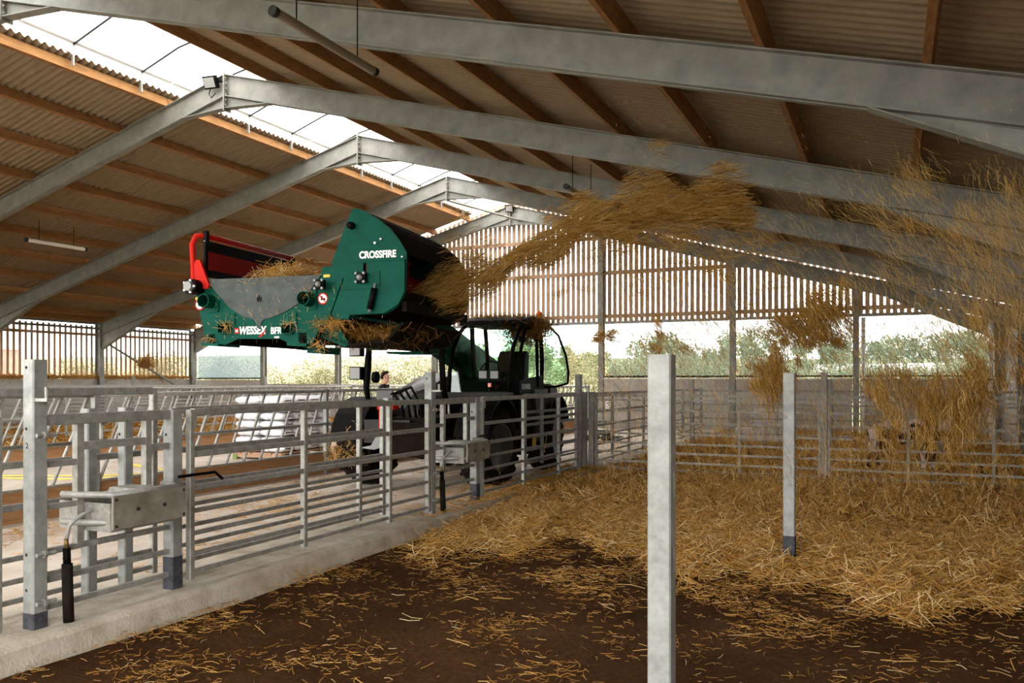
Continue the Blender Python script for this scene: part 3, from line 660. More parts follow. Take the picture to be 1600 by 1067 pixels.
# cab: lower body, ledge, pillars, roof, glass
CX0, CX1 = 0.08, 1.12
lo = MB(); lo.prism([(0.72, 1.30), (0.62, 1.35), (0.62, 1.40), (2.30, 1.46), (2.35, 0.95), (2.05, 0.62), (1.05, 0.62), (0.86, 0.95)], 'x', CX0, CX1 - 0.01)
part('cab_body', lo, BLACK, MT)
part('tank_panel', MB().prism([(1.66, 1.46), (2.42, 1.46), (2.40, 0.80), (2.15, 0.55), (1.75, 0.60), (1.82, 1.0)], 'x', CX1, CX1 + 0.06), DGREY, MT)
part('step_box', MB().box((1.08, 1.45, 0.52), (0.18, 0.62, 0.22)), DARK, MT)
sb = part('step_sticker', MB().box((1.19, 1.62, 0.60), (0.01, 0.18, 0.16)), YELL, MT)
part('front_ledge', MB().box(((CX0 + CX1)/2, 0.60, 1.37), (CX1 - CX0 + 0.06, 0.16, 0.11)), DGREY, MT, label='grey ledge under the windscreen')
Apro = [(0.62, 1.42), (0.66, 1.75), (0.80, 2.10), (1.05, 2.38), (1.38, 2.56)]
for x in (CX0, CX1 - 0.02):
    part('front_pillar', MB().tube([(x, a, b) for a, b in Apro], 0.035, 8), BLACK, MT, smooth=True)
    part('middle_pillar', MB().bar((x, 1.72, 1.45), (x, 1.60, 2.56), 0.05, 0.09), BLACK, MT) if x < 0.5 else None
    part('rear_pillar', MB().tube([(x, 2.30, 1.46), (x, 2.34, 2.0), (x, 2.22, 2.56)], 0.04, 8), BLACK, MT, smooth=True)
part('door_frame', MB().tube([(CX1 + 0.02, 0.95, 1.0), (CX1 + 0.02, 0.92, 1.5), (CX1 + 0.02, 1.02, 2.0), (CX1 + 0.02, 1.30, 2.45), (CX1 + 0.02, 1.9, 2.52), (CX1 + 0.02, 1.96, 1.5)], 0.03, 8), BLACK, MT, smooth=True)
part('roof', MB().prism([(1.15, 2.52), (1.25, 2.60), (1.5, 2.66), (2.2, 2.67), (2.46, 2.60), (2.46, 2.52)], 'x', CX0 - 0.05, CX1 + 0.05), BLACK, MT)
ws = MB(); ws.sheet([(a + 0.01, b) for a, b in Apro], 'x', CX0 + 0.03, CX1 - 0.05, 0.006); part('windscreen', ws, GLASS, MT, smooth=False)
part('side_window', MB().prism([(0.66, 1.5), (0.8, 2.08), (1.05, 2.36), (1.38, 2.54), (2.2, 2.54), (2.3, 1.5)], 'x', CX0 - 0.005, CX0 + 0.0), GLASS, MT)
part('rear_window', MB().box(((CX0 + CX1)/2, 2.33, 2.0), (CX1 - CX0 - 0.1, 0.006, 1.0)), GLASSG, MT)
# opened side rear window hinged on the rear pillar
rwp = [(0.0, 1.52), (0.0, 2.55), (0.10, 2.56), (0.30, 2.40), (0.46, 2.05), (0.52, 1.75), (0.50, 1.56)]
rw = part('opened_window', MB().prism(rwp, 'x', -0.003, 0.003), GLASSG, MT, (CX1 + 0.02, 2.36, 0), (0, 0, R(-38)), label='green tinted side window swung open')
part('window_frame', MB().tube([(0, a, b) for a, b in rwp[1:]] + [(0, 0.25, 1.50), (0, 0, 1.50)], 0.022, 8), BLACK, rw, smooth=True)
# inside the cab
part('seat', MB().prism([(1.75, 1.25), (2.2, 1.25), (2.28, 2.05), (2.18, 2.12), (2.05, 2.0), (2.0, 1.42), (1.72, 1.38)], 'x', 0.38, 0.88), BLACK, MT)
part('dashboard', MB().prism([(0.72, 1.44), (1.05, 1.44), (0.98, 1.66), (0.80, 1.60)], 'x', 0.2, 0.95), BLACK, MT)
part('steering_wheel', MB().tube([(0.58 + 0.19*math.cos(a), 1.18 + 0.06*math.sin(a), 1.74 + 0.18*math.sin(a)) for a in np.linspace(0, 2*PI, 17)], 0.014, 6), BLACK, MT)
part('cab_mirror', MB().box((CX1 - 0.12, 1.55, 2.30), (0.05, 0.18, 0.10)), BLACK, MT)
for yy, (px, py) in ((0, (776, 592)), (1, (790, 592))):
    wl_ = part('work_light', MB().box((0.72 + 0.19*yy, 0.52, 1.70), (0.15, 0.07, 0.14)), BLACK, MT); part('lens', MB().box((0.72 + 0.19*yy, 0.482, 1.70), (0.125, 0.012, 0.115)), LENS, wl_)
part('light_post', MB().tube([(0.81, 0.54, 1.42), (0.81, 0.54, 1.64)], 0.018, 6), BLACK, MT)
part('indicator', MB().box((0.83, 0.50, 1.54), (0.05, 0.04, 0.06)), ORANGE, MT)
bc = part('beacon', MB().lathe([(2.68, 0.06), (2.80, 0.055), (2.83, 0.02)], 'z', 16, (CX1 - 0.1, 2.42, 0)), ORANGE, MT, smooth=True, label='amber beacon on the cab roof'); part('base', MB().lathe([(2.60, 0.065), (2.68, 0.065)], 'z', 16, (CX1 - 0.1, 2.42, 0)), BLACK, bc)
WHITEG = mat('lettering_grey', (0.5, 0.5, 0.5), 0.5)
part('door_panel', MB().prism([(0.98, 0.95), (0.98, 1.60), (1.35, 1.64), (2.28, 1.70), (2.30, 0.95)], 'x', CX1 - 0.01, CX1 + 0.02), BLACK, MT)
text_part('brand_lettering', 'KRAMER', 0.12, WHITEG, MT, (CX1 + 0.023, 1.12, 1.47), (PI/2 , 0, PI/2), 0.002, bold=0.003, width=0.46)
# engine hood on the machine's right side
hd = MB(); rings = []
for yv, zt in ((0.45, 1.15), (0.6, 1.36), (0.95, 1.56), (1.5, 1.72), (2.4, 1.78), (3.3, 1.70), (3.55, 1.5)):
    rings.append([Vector((-0.98, yv, 0.95)), Vector((-1.0, yv, zt - 0.22)), Vector((-0.90, yv, zt - 0.06)), Vector((-0.66, yv, zt)), Vector((-0.38, yv, zt - 0.05)), Vector((-0.34, yv, 0.95))])
hd.loft(rings); part('engine_hood', hd, HOOD, MT, smooth=True, angle=50)
# boom: outer tube, inner tube, head, lift ram, hoses
BO = [(-0.12, 3.35, 1.62), (-0.12, 0.15, 2.42)]; d = (Vector(BO[1]) - Vector(BO[0])).normalized(); up = Vector((0, -d.z, d.y)); up = up if up.z > 0 else -up
part('boom', MB().bar(BO[0], BO[1], 0.36, 0.50, ch=0.03), GREENB, MT)
e1 = Vector(BO[1]) + d*1.2
part('boom_extension', MB().bar(Vector(BO[1]) - d*0.1, e1, 0.28, 0.40, ch=0.02), GREENB, MT)
bh = MB(); bh.prism([(e1.y + 0.35, e1.z + 0.18), (e1.y - 0.1, e1.z + 0.22), (e1.y - 0.35, e1.z - 0.10), (e1.y - 0.30, e1.z - 0.65), (e1.y - 0.05, e1.z - 0.65), (e1.y + 0.1, e1.z - 0.25), (e1.y + 0.35, e1.z - 0.22)], 'x', -0.26, 0.02); part('boom_head', bh, GREENB, MT)
part('lift_ram', MB().tube([(0.02, 2.0, 1.1), (0.02, 1.1, 1.85)], 0.07, 12).tube([(0.02, 1.1, 1.85), (0.02, 0.7, 2.1)], 0.04, 10), DARK, MT, smooth=True)
for i in range(3):
    q = Vector((0.10 + 0.03*i, 0.35, 2.35)); part('hose', MB().tube([q, q + Vector((0.06, -0.25, -0.35)), q + Vector((0.05, -0.15, -0.9)), q + Vector((0.0, 0.25, -1.25))], 0.02, 8), BLACK, MT, smooth=True)
# front right lamp stalk, lamps, plate, red lock, hoses
st = part('lamp_stalk', MB().tube([(-0.90, -0.15, 1.15), (-0.94, -0.2, 1.5), (-0.92, -0.2, 1.75), (-0.88, -0.2, 2.25)], [0.03, 0.05, 0.06, 0.045], 8), BLACK, MT, smooth=True)
for z, dx in ((2.05, -0.17), (1.72, -0.17)):
    l = part('headlamp', MB().box((-0.90 + dx, -0.26, z), (0.20, 0.12, 0.20 if z < 2 else 0.14)), BLACK, st); part('lens', MB().box((-0.90 + dx, -0.325, z), (0.17, 0.012, 0.17 if z < 2 else 0.11)), LENS, l)
part('knob', MB().lathe([(-0.03, 0.09), (0.03, 0.09)], 'x', 14, (-0.80, -0.16, 1.66)), BLACK, st)
part('number_board', MB().box((-0.50, -0.42, 1.36), (0.27, 0.04, 0.19)), DGREYP, MT, label='plain grey plate')
part('red_lock', MB().prism([(-0.42, 1.22), (-0.28, 1.22), (-0.28, 0.98), (-0.36, 0.82), (-0.42, 0.78)], 'y', -0.76, -0.70), REDB, MT, label='bright red locking arm')
part('lock_cap', MB().box((-0.30, -0.70, 1.22), (0.26, 0.18, 0.06)), REDB, MT)
part('grey_hook', MB().prism([(-0.75, 0.62), (-0.55, 0.66), (-0.42, 0.86), (-0.30, 0.66), (-0.5, 0.60)], 'y', -0.76, -0.72), MGREY, MT)
for i in range(4):
    x = -0.25 + 0.1*i; part('hose', MB().tube([(-0.5, -0.35, 1.36), (x - 0.1, -0.45, 1.42 + 0.03*i), (x + 0.05, -0.45, 1.25), (x + 0.08, -0.4, 0.95)], 0.022, 8), BLACK, MT, smooth=True)
part('silver_pipe', MB().tube([(-0.30, -0.2, 1.18), (-0.18, -0.1, 1.42), (0.0, 0.2, 1.50)], 0.03, 8), MGREY, MT, smooth=True)

# ------------------------------------------------------------------ straw bale spreader on the boom
BKO = Vector((-6.94, 6.95, 2.05)); BKA = R(8)
BK = thing('bale_spreader', 'green bale spreader with red tail flap held high on the boom', 'spreader', BKO, BKA)
BU = Vector((math.cos(BKA), math.sin(BKA), 0)); BB = Vector((-math.sin(BKA), math.cos(BKA), 0))
def bl(x, y, b=0.0):
    """pixel -> (across, height) on a plate of the spreader lying b behind its front plate"""
    r = ray(x, y); k = (BKO + BB*b - C0).dot(BB)/r.dot(BB); p = C0 + r*k - BKO
    return (p.dot(BU), p.z)
def za(pts, b=0.0): return [bl(290 + x/4.444, 320 + y/4.444, b) for x, y in pts]
def zb(pts, b=0.0): return [bl(480 + x/4.103, 310 + y/4.103, b) for x, y in pts]
DEP = 1.85
main = za([(62, 585), (130, 530), (942, 485), (948, 432), (1060, 420), (1100, 470), (1095, 520), (875, 968), (735, 968), (655, 930), (360, 930), (265, 975), (150, 965), (120, 850)])
fpl = part('front_plate', MB().prism(main, 'y', 0.0, 0.03), GREEN, BK)
grey = za([(130, 520), (942, 488), (905, 545), (850, 620), (780, 690), (700, 740), (610, 780), (545, 797), (530, 815), (525, 855), (500, 858), (492, 815), (478, 797), (400, 775), (310, 715), (230, 625), (165, 545)])
zpl = part('zinc_panel', MB().prism(grey, 'y', -0.012, 0.0), GREYP, BK, label='grey zinc panel with rounded lower edge')
crown = za([(497, 632), (507, 652), (516, 626), (525, 652), (535, 634), (530, 674), (502, 674)])
part('crown_mark', MB().prism(crown, 'y', -0.015, -0.011), BLACK, BK)
# strip, feet, gusset
part('diagonal_strip', MB().prism(za([(1000, 640), (1050, 560), (1098, 500), (1096, 525), (985, 840), (940, 835)]), 'y', -0.03, 0.0), GREEN, BK)
part('gusset', MB().prism(za([(1005, 790), (1105, 965), (1075, 985), (900, 912), (930, 850)]), 'y', 0.10, 0.14), GREEN, BK)
for pl in ([(735, 960), (875, 965), (870, 985), (740, 980)], [(140, 958), (265, 968), (262, 985), (150, 978)]):
    part('foot', MB().prism(za(pl), 'y', -0.10, 0.30), GREEN, BK)
part('lower_foot', MB().prism(za([(850, 990), (955, 985), (945, 1035), (840, 1030)], 0.3), 'y', 0.3, 0.7), GREEN, BK)
part('foot_triangle', MB().prism(za([(800, 965), (820, 928), (838, 965)]), 'y', -0.03, 0.0), DARK, BK)  # dark triangle standing proud of the front plate by the foot
# bed, rear plate, lower chute
u0 = main[0][0]; ubot0 = za([(150, 900)])[0]; ubot1 = za([(870, 900)])[0]
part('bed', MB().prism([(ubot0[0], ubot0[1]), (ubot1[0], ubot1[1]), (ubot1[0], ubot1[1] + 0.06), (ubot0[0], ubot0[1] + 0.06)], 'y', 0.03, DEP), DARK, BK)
part('rear_plate', MB().prism([(p[0], p[1] + (0.0)) for p in main], 'y', DEP, DEP + 0.03), GREEN, BK)
for uu in (ubot0[0] + 0.05, ubot1[0] - 0.1): part('bed_rail', MB().box((uu, DEP/2, ubot0[1] - 0.05), (0.10, DEP, 0.10)), DARK, BK)
for x in (370, 485, 598, 625):
    q = za([(x, 932)])[0]; part('bed_spike', MB().prism([(q[0] - 0.012, q[1]), (q[0] + 0.012, q[1]), (q[0], q[1] - 0.06)], 'y', 0.02, 0.04), DARK, BK)
part('end_wall', MB().sheet([(u0 + 0.08, main[0][1]), (u0 + 0.2, ubot0[1] + 0.1)], 'y', 0.03, DEP, 0.02), GREEN, BK)
# rotor housing
rot = zb([(300, 68), (335, 70), (372, 82), (470, 140), (545, 200), (600, 270), (645, 350), (643, 480), (638, 600), (600, 680), (560, 715), (510, 740), (290, 750), (280, 778), (190, 778), (165, 745), (245, 520), (165, 420), (225, 260)])
rpl = part('rotor_plate', MB().prism(rot, 'y', -0.035, -0.005), GREEN, BK)
far = [(p[0], p[1]) for p in rot]
part('rotor_rear_plate', MB().prism(far, 'y', DEP, DEP + 0.04), GREEN, BK)
part('hood_front', MB().sheet([rot[0], rot[18], rot[17]], 'y', 0.0, DEP, 0.015), GREEN, BK)
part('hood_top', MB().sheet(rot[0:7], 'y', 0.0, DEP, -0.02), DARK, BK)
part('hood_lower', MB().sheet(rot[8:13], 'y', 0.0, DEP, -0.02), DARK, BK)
dr = zb([(165, 760), (250, 900), (420, 960), (640, 930), (740, 820)], 0.6)
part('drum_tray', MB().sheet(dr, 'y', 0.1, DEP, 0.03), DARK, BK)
part('tray_edge', MB().prism(zb([(560, 985), (790, 985), (805, 1000), (565, 1000)], DEP - 0.1), 'y', DEP - 0.35, DEP + 0.1), GREEN, BK)
cw = zb([(372, 515)])[0]
rt = part('rotor', MB().tube([(cw[0], 0.0, cw[1]), (cw[0], DEP, cw[1])], 0.16, 16), RED, BK, smooth=True)
for i in range(8):
    a = i*PI/4; y = 0.12 + (i % 4)*0.42
    part('rotor_blade', MB().bar((cw[0], y, cw[1]), (cw[0] + 0.34*math.cos(a), y + 0.1, cw[1] + 0.34*math.sin(a)), 0.10, 0.02), RED, rt)
part('lower_lip', MB().bar((rot[9][0] + 0.04, 0.0, rot[9][1] - 0.02), (rot[9][0] + 0.04, DEP, rot[9][1] - 0.02), 0.05, 0.10), DARK, BK)
# inspection door on the rotor plate
dp = zb([(318, 412), (640, 395), (638, 600), (600, 680), (510, 738), (292, 748), (280, 776), (192, 776), (245, 590), (262, 545)])
rdr = part('rotor_door', MB().prism(dp, 'y', -0.060, -0.036), GREEN, BK)
pm_ = zb([(375, 418), (397, 418), (397, 500), (375, 500)]); [cut(o_, [MB().prism(pm_, 'y', -0.09, 0.02)]) for o_ in (rdr, rpl)]
for a, b in (((245, 588), (450, 575)), ((318, 412), (640, 395)), ((478, 470), (482, 570)), ((300, 473), (345, 472))):
    p, q = zb([a, b]); part('seam', MB().bar((p[0], -0.062, p[1]), (q[0], -0.062, q[1]), 0.012, 0.014), GREEN, BK)
def bearing(c, s, mb_=MGREY):
    t = part('bearing_block', MB().box((c[0], -0.085, c[1]), (s, 0.05, s)), BLACK, BK)
    part('bearing_hub', MB().lathe([(-0.03, s*0.33), (-0.05, s*0.3), (-0.07, s*0.16)], 'y', 16, (c[0], -0.09, c[1])), mb_, t, smooth=True)
    for i in (-1, 1):
        for j in (-1, 1): part('bolt', MB().lathe([(-0.03, 0.014), (0, 0.014)], 'y', 6, (c[0] + i*s*0.42, -0.105, c[1] + j*s*0.42)), MGREY, t)
bearing(cw, 0.105); bearing(za([(963, 560)])[0], 0.10)
q0, q1 = zb([(455, 580), (425, 715)]); part('gas_strut', MB().tube([(q0[0], -0.09, q0[1]), (q1[0], -0.09, q1[1])], 0.032, 10), BLACK, BK, smooth=True)
part('strut_rod', MB().tube([(q0[0] + 0.01, -0.09, q0[1] + 0.05), (q1[0] - 0.005, -0.09, q1[1] - 0.03)], 0.012, 8), MGREY, BK, smooth=True)
for x, y, r_ in ((485, 265, 0.010), (448, 290, 0.013), (622, 378, 0.009), (403, 408, 0.009), (420, 722, 0.014)):
    c = zb([(x, y)])[0]; part('bolt', MB().lathe([(-0.05, r_), (-0.03, r_)], 'y', 8, (c[0], -0.01, c[1])), WHITE, BK)
c = zb([(297, 180)])[0]; part('rubber_bung', MB().lathe([(-0.09, 0.035), (-0.03, 0.04)], 'y', 14, (c[0], 0, c[1])), BLACK, BK, smooth=True)
# motor, tube stubs, pockets
c = za([(60, 578)])[0]; mo = part('drive_motor', MB().lathe([(-0.16, 0.085), (0.10, 0.085)], 'y', 18, (c[0] + 0.06, 0.0, c[1])), BLACK, BK, smooth=True, angle=40)
part('motor_cap', MB().lathe([(-0.20, 0.05), (-0.165, 0.06)], 'y', 14, (c[0] + 0.06, 0, c[1])), MGREY, mo)
for i in range(5):
    a = i*2*PI/5; part('bolt', MB().lathe([(-0.18, 0.013), (-0.15, 0.013)], 'y', 6, (c[0] + 0.06 + 0.068*math.cos(a), 0, c[1] + 0.068*math.sin(a))), WHITE, mo)
for x, y in ((172, 672), (858, 656)):
    c = za([(x, y)])[0]; ct = part('cross_tube', MB().lathe([(-0.13, 0.075), (0.50, 0.075)], 'y', 18, (c[0], 0, c[1])), GREEN, BK)
    cut(ct, [MB().lathe([(-0.15, 0.066), (0.48, 0.066)], 'y', 18, (c[0], 0, c[1]))])
    for o_ in (fpl, zpl): cut(o_, [MB().lathe([(-0.05, 0.070), (0.06, 0.070)], 'y', 18, (c[0], 0, c[1]))])
for x, y in ((272, 858), (715, 860)):
    c = za([(x, y)])[0]; pk = part('fork_pocket', MB().box((c[0], 0.22, c[1]), (0.115, 0.55, 0.115)), GREEN, BK); cut(pk, [MB().box((c[0], 0.20, c[1]), (0.097, 0.55, 0.097))]); cut(fpl, [MB().box((c[0], 0.015, c[1]), (0.106, 0.08, 0.106))])
for x0, y0, x1, y1 in ((228, 665, 228, 735), (150, 745, 228, 740), (340, 755, 340, 830), (768, 750, 768, 880), (908, 545, 908, 720), (830, 728, 908, 720)):
    p, q = za([(x0, y0), (x1, y1)]); part('weld_rib', MB().bar((p[0], -0.006, p[1]), (q[0], -0.006, q[1]), 0.018, 0.016), GREEN, BK)
# stickers and lettering
for x, y in ((104, 694), (957, 652)):
    c = za([(x, y)])[0]; t = part('warning_disc', MB().lathe([(-0.014, 0.062), (0, 0.062)], 'y', 24, (c[0], 0, c[1])), REDB, BK); part('disc_face', MB().lathe([(-0.016, 0.048), (-0.012, 0.048)], 'y', 24, (c[0], 0, c[1])), WHITE, t)
    part('disc_symbol', MB().box((c[0] + 0.005, -0.017, c[1] - 0.005), (0.05, 0.003, 0.022)).box((c[0] - 0.01, -0.017, c[1] + 0.015), (0.02, 0.003, 0.025)), BLACK, t); part('disc_bar', MB().bar((c[0] - 0.033, -0.019, c[1] + 0.033), (c[0] + 0.033, -0.019, c[1] - 0.033), 0.01, 0.003, up=(0, 1, 0)), REDB, t)
for x, y in ((92, 652), (982, 494)):
    c = za([(x, y)])[0]; part('yellow_sticker', MB().box((c[0], -0.004, c[1]), (0.075, 0.01, 0.03)), YELL, BK)
def btext(s, x, y, x2, h, pl, name='lettering', m=WHITE, **kw):
    p = bl(x, y); q = bl(x2, y); return text_part(name, s, h, m, BK, (p[0], pl, p[1]), (PI/2, math.atan2(0.0, 1), 0), 0.002, width=q[0] - p[0], **kw)
btext('CROSSFIRE', 564, 404.5, 621.5, 0.10, -0.038, bold=0.004)
btext('WESSEX', 374.5, 522, 417, 0.115, -0.003, bold=0.004, shear=0.2)
btext('BFR', 423.5, 521.5, 441, 0.10, -0.003, bold=0.003)
btext('180', 429, 528.3, 436.5, 0.03, -0.003, bold=0.001)
lg = za([(340, 857), (369, 855), (372, 893), (342, 895)]); t = part('logo_tile', MB().prism(lg, 'y', -0.004, 0.0), REDB, BK)
part('logo_crown', MB().prism(za([(347, 866), (352, 875), (356, 862), (361, 875), (366, 864), (364, 886), (350, 886)]), 'y', -0.007, -0.003), WHITE, t)
sw = za([(545, 880), (562, 868), (538, 905), (520, 920), (506, 915), (520, 908)]); part('logo_swoosh', MB().prism(sw, 'y', -0.0055, -0.003), REDB, BK)
# red tail flap on the far left end
fl = part('tail_flap', MB().prism([(0.0, 0.80), (0.0, 1.20), (DEP, 1.20), (DEP, 0.80)], 'x', 0.02, 0.045), BLACK, BK)
part('flap_panel', MB().prism([(0.05, 0.88), (0.05, 1.08), (DEP - 0.05, 1.08), (DEP - 0.05, 0.88)], 'x', 0.046, 0.052), RED, fl, label='dark red centre panel')
part('flap_tube', MB().tube([(-0.06, -0.02, 0.62), (-0.09, -0.02, 0.80), (-0.11, -0.02, 1.16), (-0.06, -0.02, 1.25), (0.0, 0.02, 1.255), (0.02, 0.2, 1.255), (0.02, DEP, 1.255)], 0.032, 10), REDB, fl, smooth=True)
part('flap_chain', MB().tube([(0.03, 0.0, 1.19), (0.03, DEP, 1.20)], 0.012, 6), MGREY, fl)
part('flap_hook', MB().box((0.03, 0.03, 1.24), (0.05, 0.05, 0.14)), BLACK, fl); part('flap_hook', MB().box((0.03, DEP - 0.05, 1.22), (0.05, 0.08, 0.10)), BLACK, fl)
part('hinge_bracket', MB().prism([(-0.10, 0.88), (-0.05, 0.98), (0.0, 0.98), (0.12, 0.70), (0.10, 0.66), (-0.14, 0.66)], 'y', -0.04, -0.005), REDB, BK, label='bright red hinge bracket')
# carriage towards the boom head
part('carriage', MB().box((1.15, DEP + 0.12, 0.45), (0.9, 0.14, 0.75)), BLACK, BK)
part('carriage_leg', MB().box((1.95, DEP - 0.1, 0.18), (0.16, 0.16, 0.36)), BLACK, BK)

# ------------------------------------------------------------------ hanging lamps and floodlights
def tube_lamp(label, p, L, chains, m, rz=0.0):
    t = thing('tube_lamp', label, 'lamp', p, rz)
    part('lamp_body', MB().tube([(0, 0, 0), (0, L, 0)], 0.05, 12), m, t, smooth=True, angle=40)
    for y in (0, L): part('end_cap', MB().tube([(0, y - 0.03, 0), (0, y + 0.03, 0)], 0.056, 12), DGREY, t, smooth=True, angle=40)
    for y in (0.35, L - 0.35): part('chain', MB().tube([(0, y, 0.05), (0, y, chains)], 0.008, 6), BLACK, t)
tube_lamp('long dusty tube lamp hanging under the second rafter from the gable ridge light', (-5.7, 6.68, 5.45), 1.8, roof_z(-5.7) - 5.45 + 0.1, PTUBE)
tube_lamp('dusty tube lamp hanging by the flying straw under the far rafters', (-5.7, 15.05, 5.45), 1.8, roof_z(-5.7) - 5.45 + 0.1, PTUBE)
tube_lamp('white tube lamp hanging under the left roof slope', (-20.0, 14.1, 5.28), 1.7, roof_z(-20) - 5.28 + 0.1, TUBEW)
def flood(label, p, rz):
    t = thing('floodlight', label, 'lamp', p, rz)
    h = part('housing', MB().box((0, 0, 0), (0.30, 0.09, 0.25), Euler((R(25), 0, R(8))).to_matrix()), BLACK, t); part('lens', MB().box((0, -0.048, -0.02), (0.24, 0.012, 0.19), Euler((R(25), 0, R(8))).to_matrix()), LENS, h)
    part('bracket', MB().bar((0, 0.02, 0), (0.22, 0.10, 0.02), 0.03, 0.03), BLACK, t)
    part('cable', MB().tube([(-0.05, 0.05, -0.08), (-0.08, 0.03, -0.22), (-0.02, 0.03, -0.30), (0.05, 0.08, -0.2)], 0.010, 6), BLACK, t, smooth=True)
flood('black floodlight on the second rafter beside the ridge', (XR - 0.27, YF[2] - 0.16, ZR - 0.16), 0)
flood('black floodlight on the gable rafter below the ridge', (XR + 0.02, YF[5] - 0.16, ZR - 0.12), 0)

# ------------------------------------------------------------------ feed passage: pallet of white bags, hose, person
t = thing('pallet', 'green-ended timber pallet under the white feed bags', 'pallet', (-11.75, 14.1, 0.09), R(4))
for i in range(5): part('deck_board', MB().box((-0.5 + 0.25*i, 0, 0.135), (0.2, 1.9, 0.022)), TIMBP, t)
for i in (-1, 0, 1):
    part('bearer', MB().box((0, i*0.85, 0.085), (1.2, 0.09, 0.08)), TIMBP, t)
    for j in (-1, 1): part('block', MB().box((j*0.56, i*0.85, 0.05), (0.1, 0.12, 0.10)), PALLET, t)
def bag_mesh():
    mb = MB(); nx, ny = 12, 16; lx, ly, lz = 0.60, 0.41, 0.152
    for j in range(ny):
        a = 2*PI*j/ny
        for i in range(nx + 1):
            u = -1 + 2*i/nx; k = (1 - abs(u)**5)**0.5 if abs(u) < 1 else 0.0
            cy = abs(math.cos(a))**0.5*math.copysign(1, math.cos(a)); cz = abs(math.sin(a))**0.75*math.copysign(1, math.sin(a))
            wv = 1 + 0.05*math.sin(9*u + 3*a) + 0.04*math.sin(14*u - 5*a)
            mb.v.append((u*lx/2*(0.97 + 0.03*cy*cy), cy*ly/2*(0.72 + 0.28*k)*wv, lz/2 + cz*lz/2*(0.16 + 0.84*k)*wv))
    n = nx + 1
    mb.f = [(j*n+i, j*n+i+1, ((j+1) % ny)*n+i+1, ((j+1) % ny)*n+i) for j in range(ny) for i in range(nx)]
    me = mb.mesh('feed_bag', WHITEP, True); fixn(me); return me
bme = bag_mesh()
for lay in range(7):
    for i in range(4):
        for j in range(2):
            o = link('feed_bag', bme, None, Matrix.Rotation(R(4), 4, 'Z') @ Vector((-0.31 + 0.62*j + random.uniform(-0.008, 0.008), -0.69 + 0.46*i + random.uniform(-0.012, 0.012), 0)) + Vector((-11.75, 14.1, 0.243 + lay*0.163)), (0, 0, R(4 + random.uniform(-2, 2))))
            tag(o, 'white plastic feed bag stacked on the pallet behind the feed barrier', 'bag', 'white feed bags on the pallet')
ho = MB(); pts = []
for i in range(60):
    a = i*0.42; pts.append((-12.2 + 0.9*math.sin(a*0.6) - i*0.012, 9.2 + 1.7*math.sin(a*0.23) + i*0.03, 0.105))
part('floor_hose', ho.tube(pts, 0.012, 6), YROPE, smooth=True); tag(COL.objects[-1], 'thin yellow hose lying loosely on the feed passage floor', 'hose')

def skinned(name, verts, edges, radii, root, levels=2):
    me = bpy.data.meshes.new(name); me.from_pydata(verts, edges, []); o = bpy.data.objects.new(name, me); COL.objects.link(o)
    md = o.modifiers.new('skin', 'SKIN'); sub = o.modifiers.new('sub', 'SUBSURF'); sub.levels = levels; sub.render_levels = levels
    for i, r_ in enumerate(radii):
        sv = me.skin_vertices[0].data[i]; sv.radius = r_ if isinstance(r_, tuple) else (r_, r_); sv.use_root = (i == root)
    dg = bpy.context.evaluated_depsgraph_get(); m2 = bpy.data.meshes.new_from_object(o.evaluated_get(dg)); bpy.data.objects.remove(o, do_unlink=True)
    for p in m2.polygons: p.use_smooth = True
    return m2
def person():
    # facing +x; both hands raised to a phone in front of the chest
    V = [(0, 0, 0.95), (0.0, 0, 1.12), (0.01, 0, 1.30), (0.0, 0, 1.46), (0.02, 0, 1.53), (0.05, 0, 1.62), (0.06, 0, 1.72), (0.055, 0, 1.79)]
    Rr = [(0.15, 0.11), (0.145, 0.10), (0.17, 0.115), (0.13, 0.09), 0.055, (0.075, 0.08), (0.085, 0.09), 0.055]
    E_ = [(i, i+1) for i in range(7)]
    V += [(0.10, 0, 1.60), (0.135, 0, 1.655)]; Rr += [0.045, 0.016]; E_ += [(5, 8), (6, 9)]              # chin, nose
    for s in (-1, 1):
        b = len(V); V += [(0, s*0.19, 1.43), (0.03, s*0.25, 1.18), (0.25, s*0.12, 1.24), (0.31, s*0.07, 1.29)]; Rr += [0.062, 0.05, 0.038, 0.03]
        E_ += [(3, b), (b, b+1), (b+1, b+2), (b+2, b+3)]
        for k, (dy, dz, l) in enumerate(((0.02, 0.030, 0.075), (0.012, 0.014, 0.085), (0.004, 0.0, 0.08), (-0.004, -0.016, 0.065))):
            c = len(V); V += [(0.345, s*(0.06 - 0.2*dy), 1.30 + dz), (0.345 + l*0.5, s*(0.045 - dy), 1.302 + dz)]; Rr += [0.010, 0.008]; E_ += [(b+3, c), (c, c+1)]
        c = len(V); V += [(0.32, s*0.035, 1.335), (0.345, s*0.012, 1.345)]; Rr += [0.011, 0.009]; E_ += [(b+3, c), (c, c+1)]
        b = len(V); V += [(0, s*0.10, 0.86), (0.02, s*0.11, 0.48), (-0.02, s*0.11, 0.09), (0.13, s*0.12, 0.045)]; Rr += [0.095, 0.062, 0.048, 0.04]
        E_ += [(0, b), (b, b+1), (b+1, b+2), (b+2, b+3)]
    me = skinned('person', V, E_, Rr, 0)
    for m_ in (JACK, TROU, SKIN, HAIR): me.materials.append(m_)
    for p in me.polygons:
        c = p.center
        p.material_index = 2 if (c.z > 1.52 or c.x > 0.285 and c.z > 1.1) else (0 if c.z > 0.92 else (1 if c.z > 0.09 else 3))
    return me
po = link('person', person(), None, (-11.28, 17.2, 0.09), (0, 0, R(12))); tag(po, 'person in a black jacket looking down at a device held in both hands', 'person')
hr = MB(); rings = []
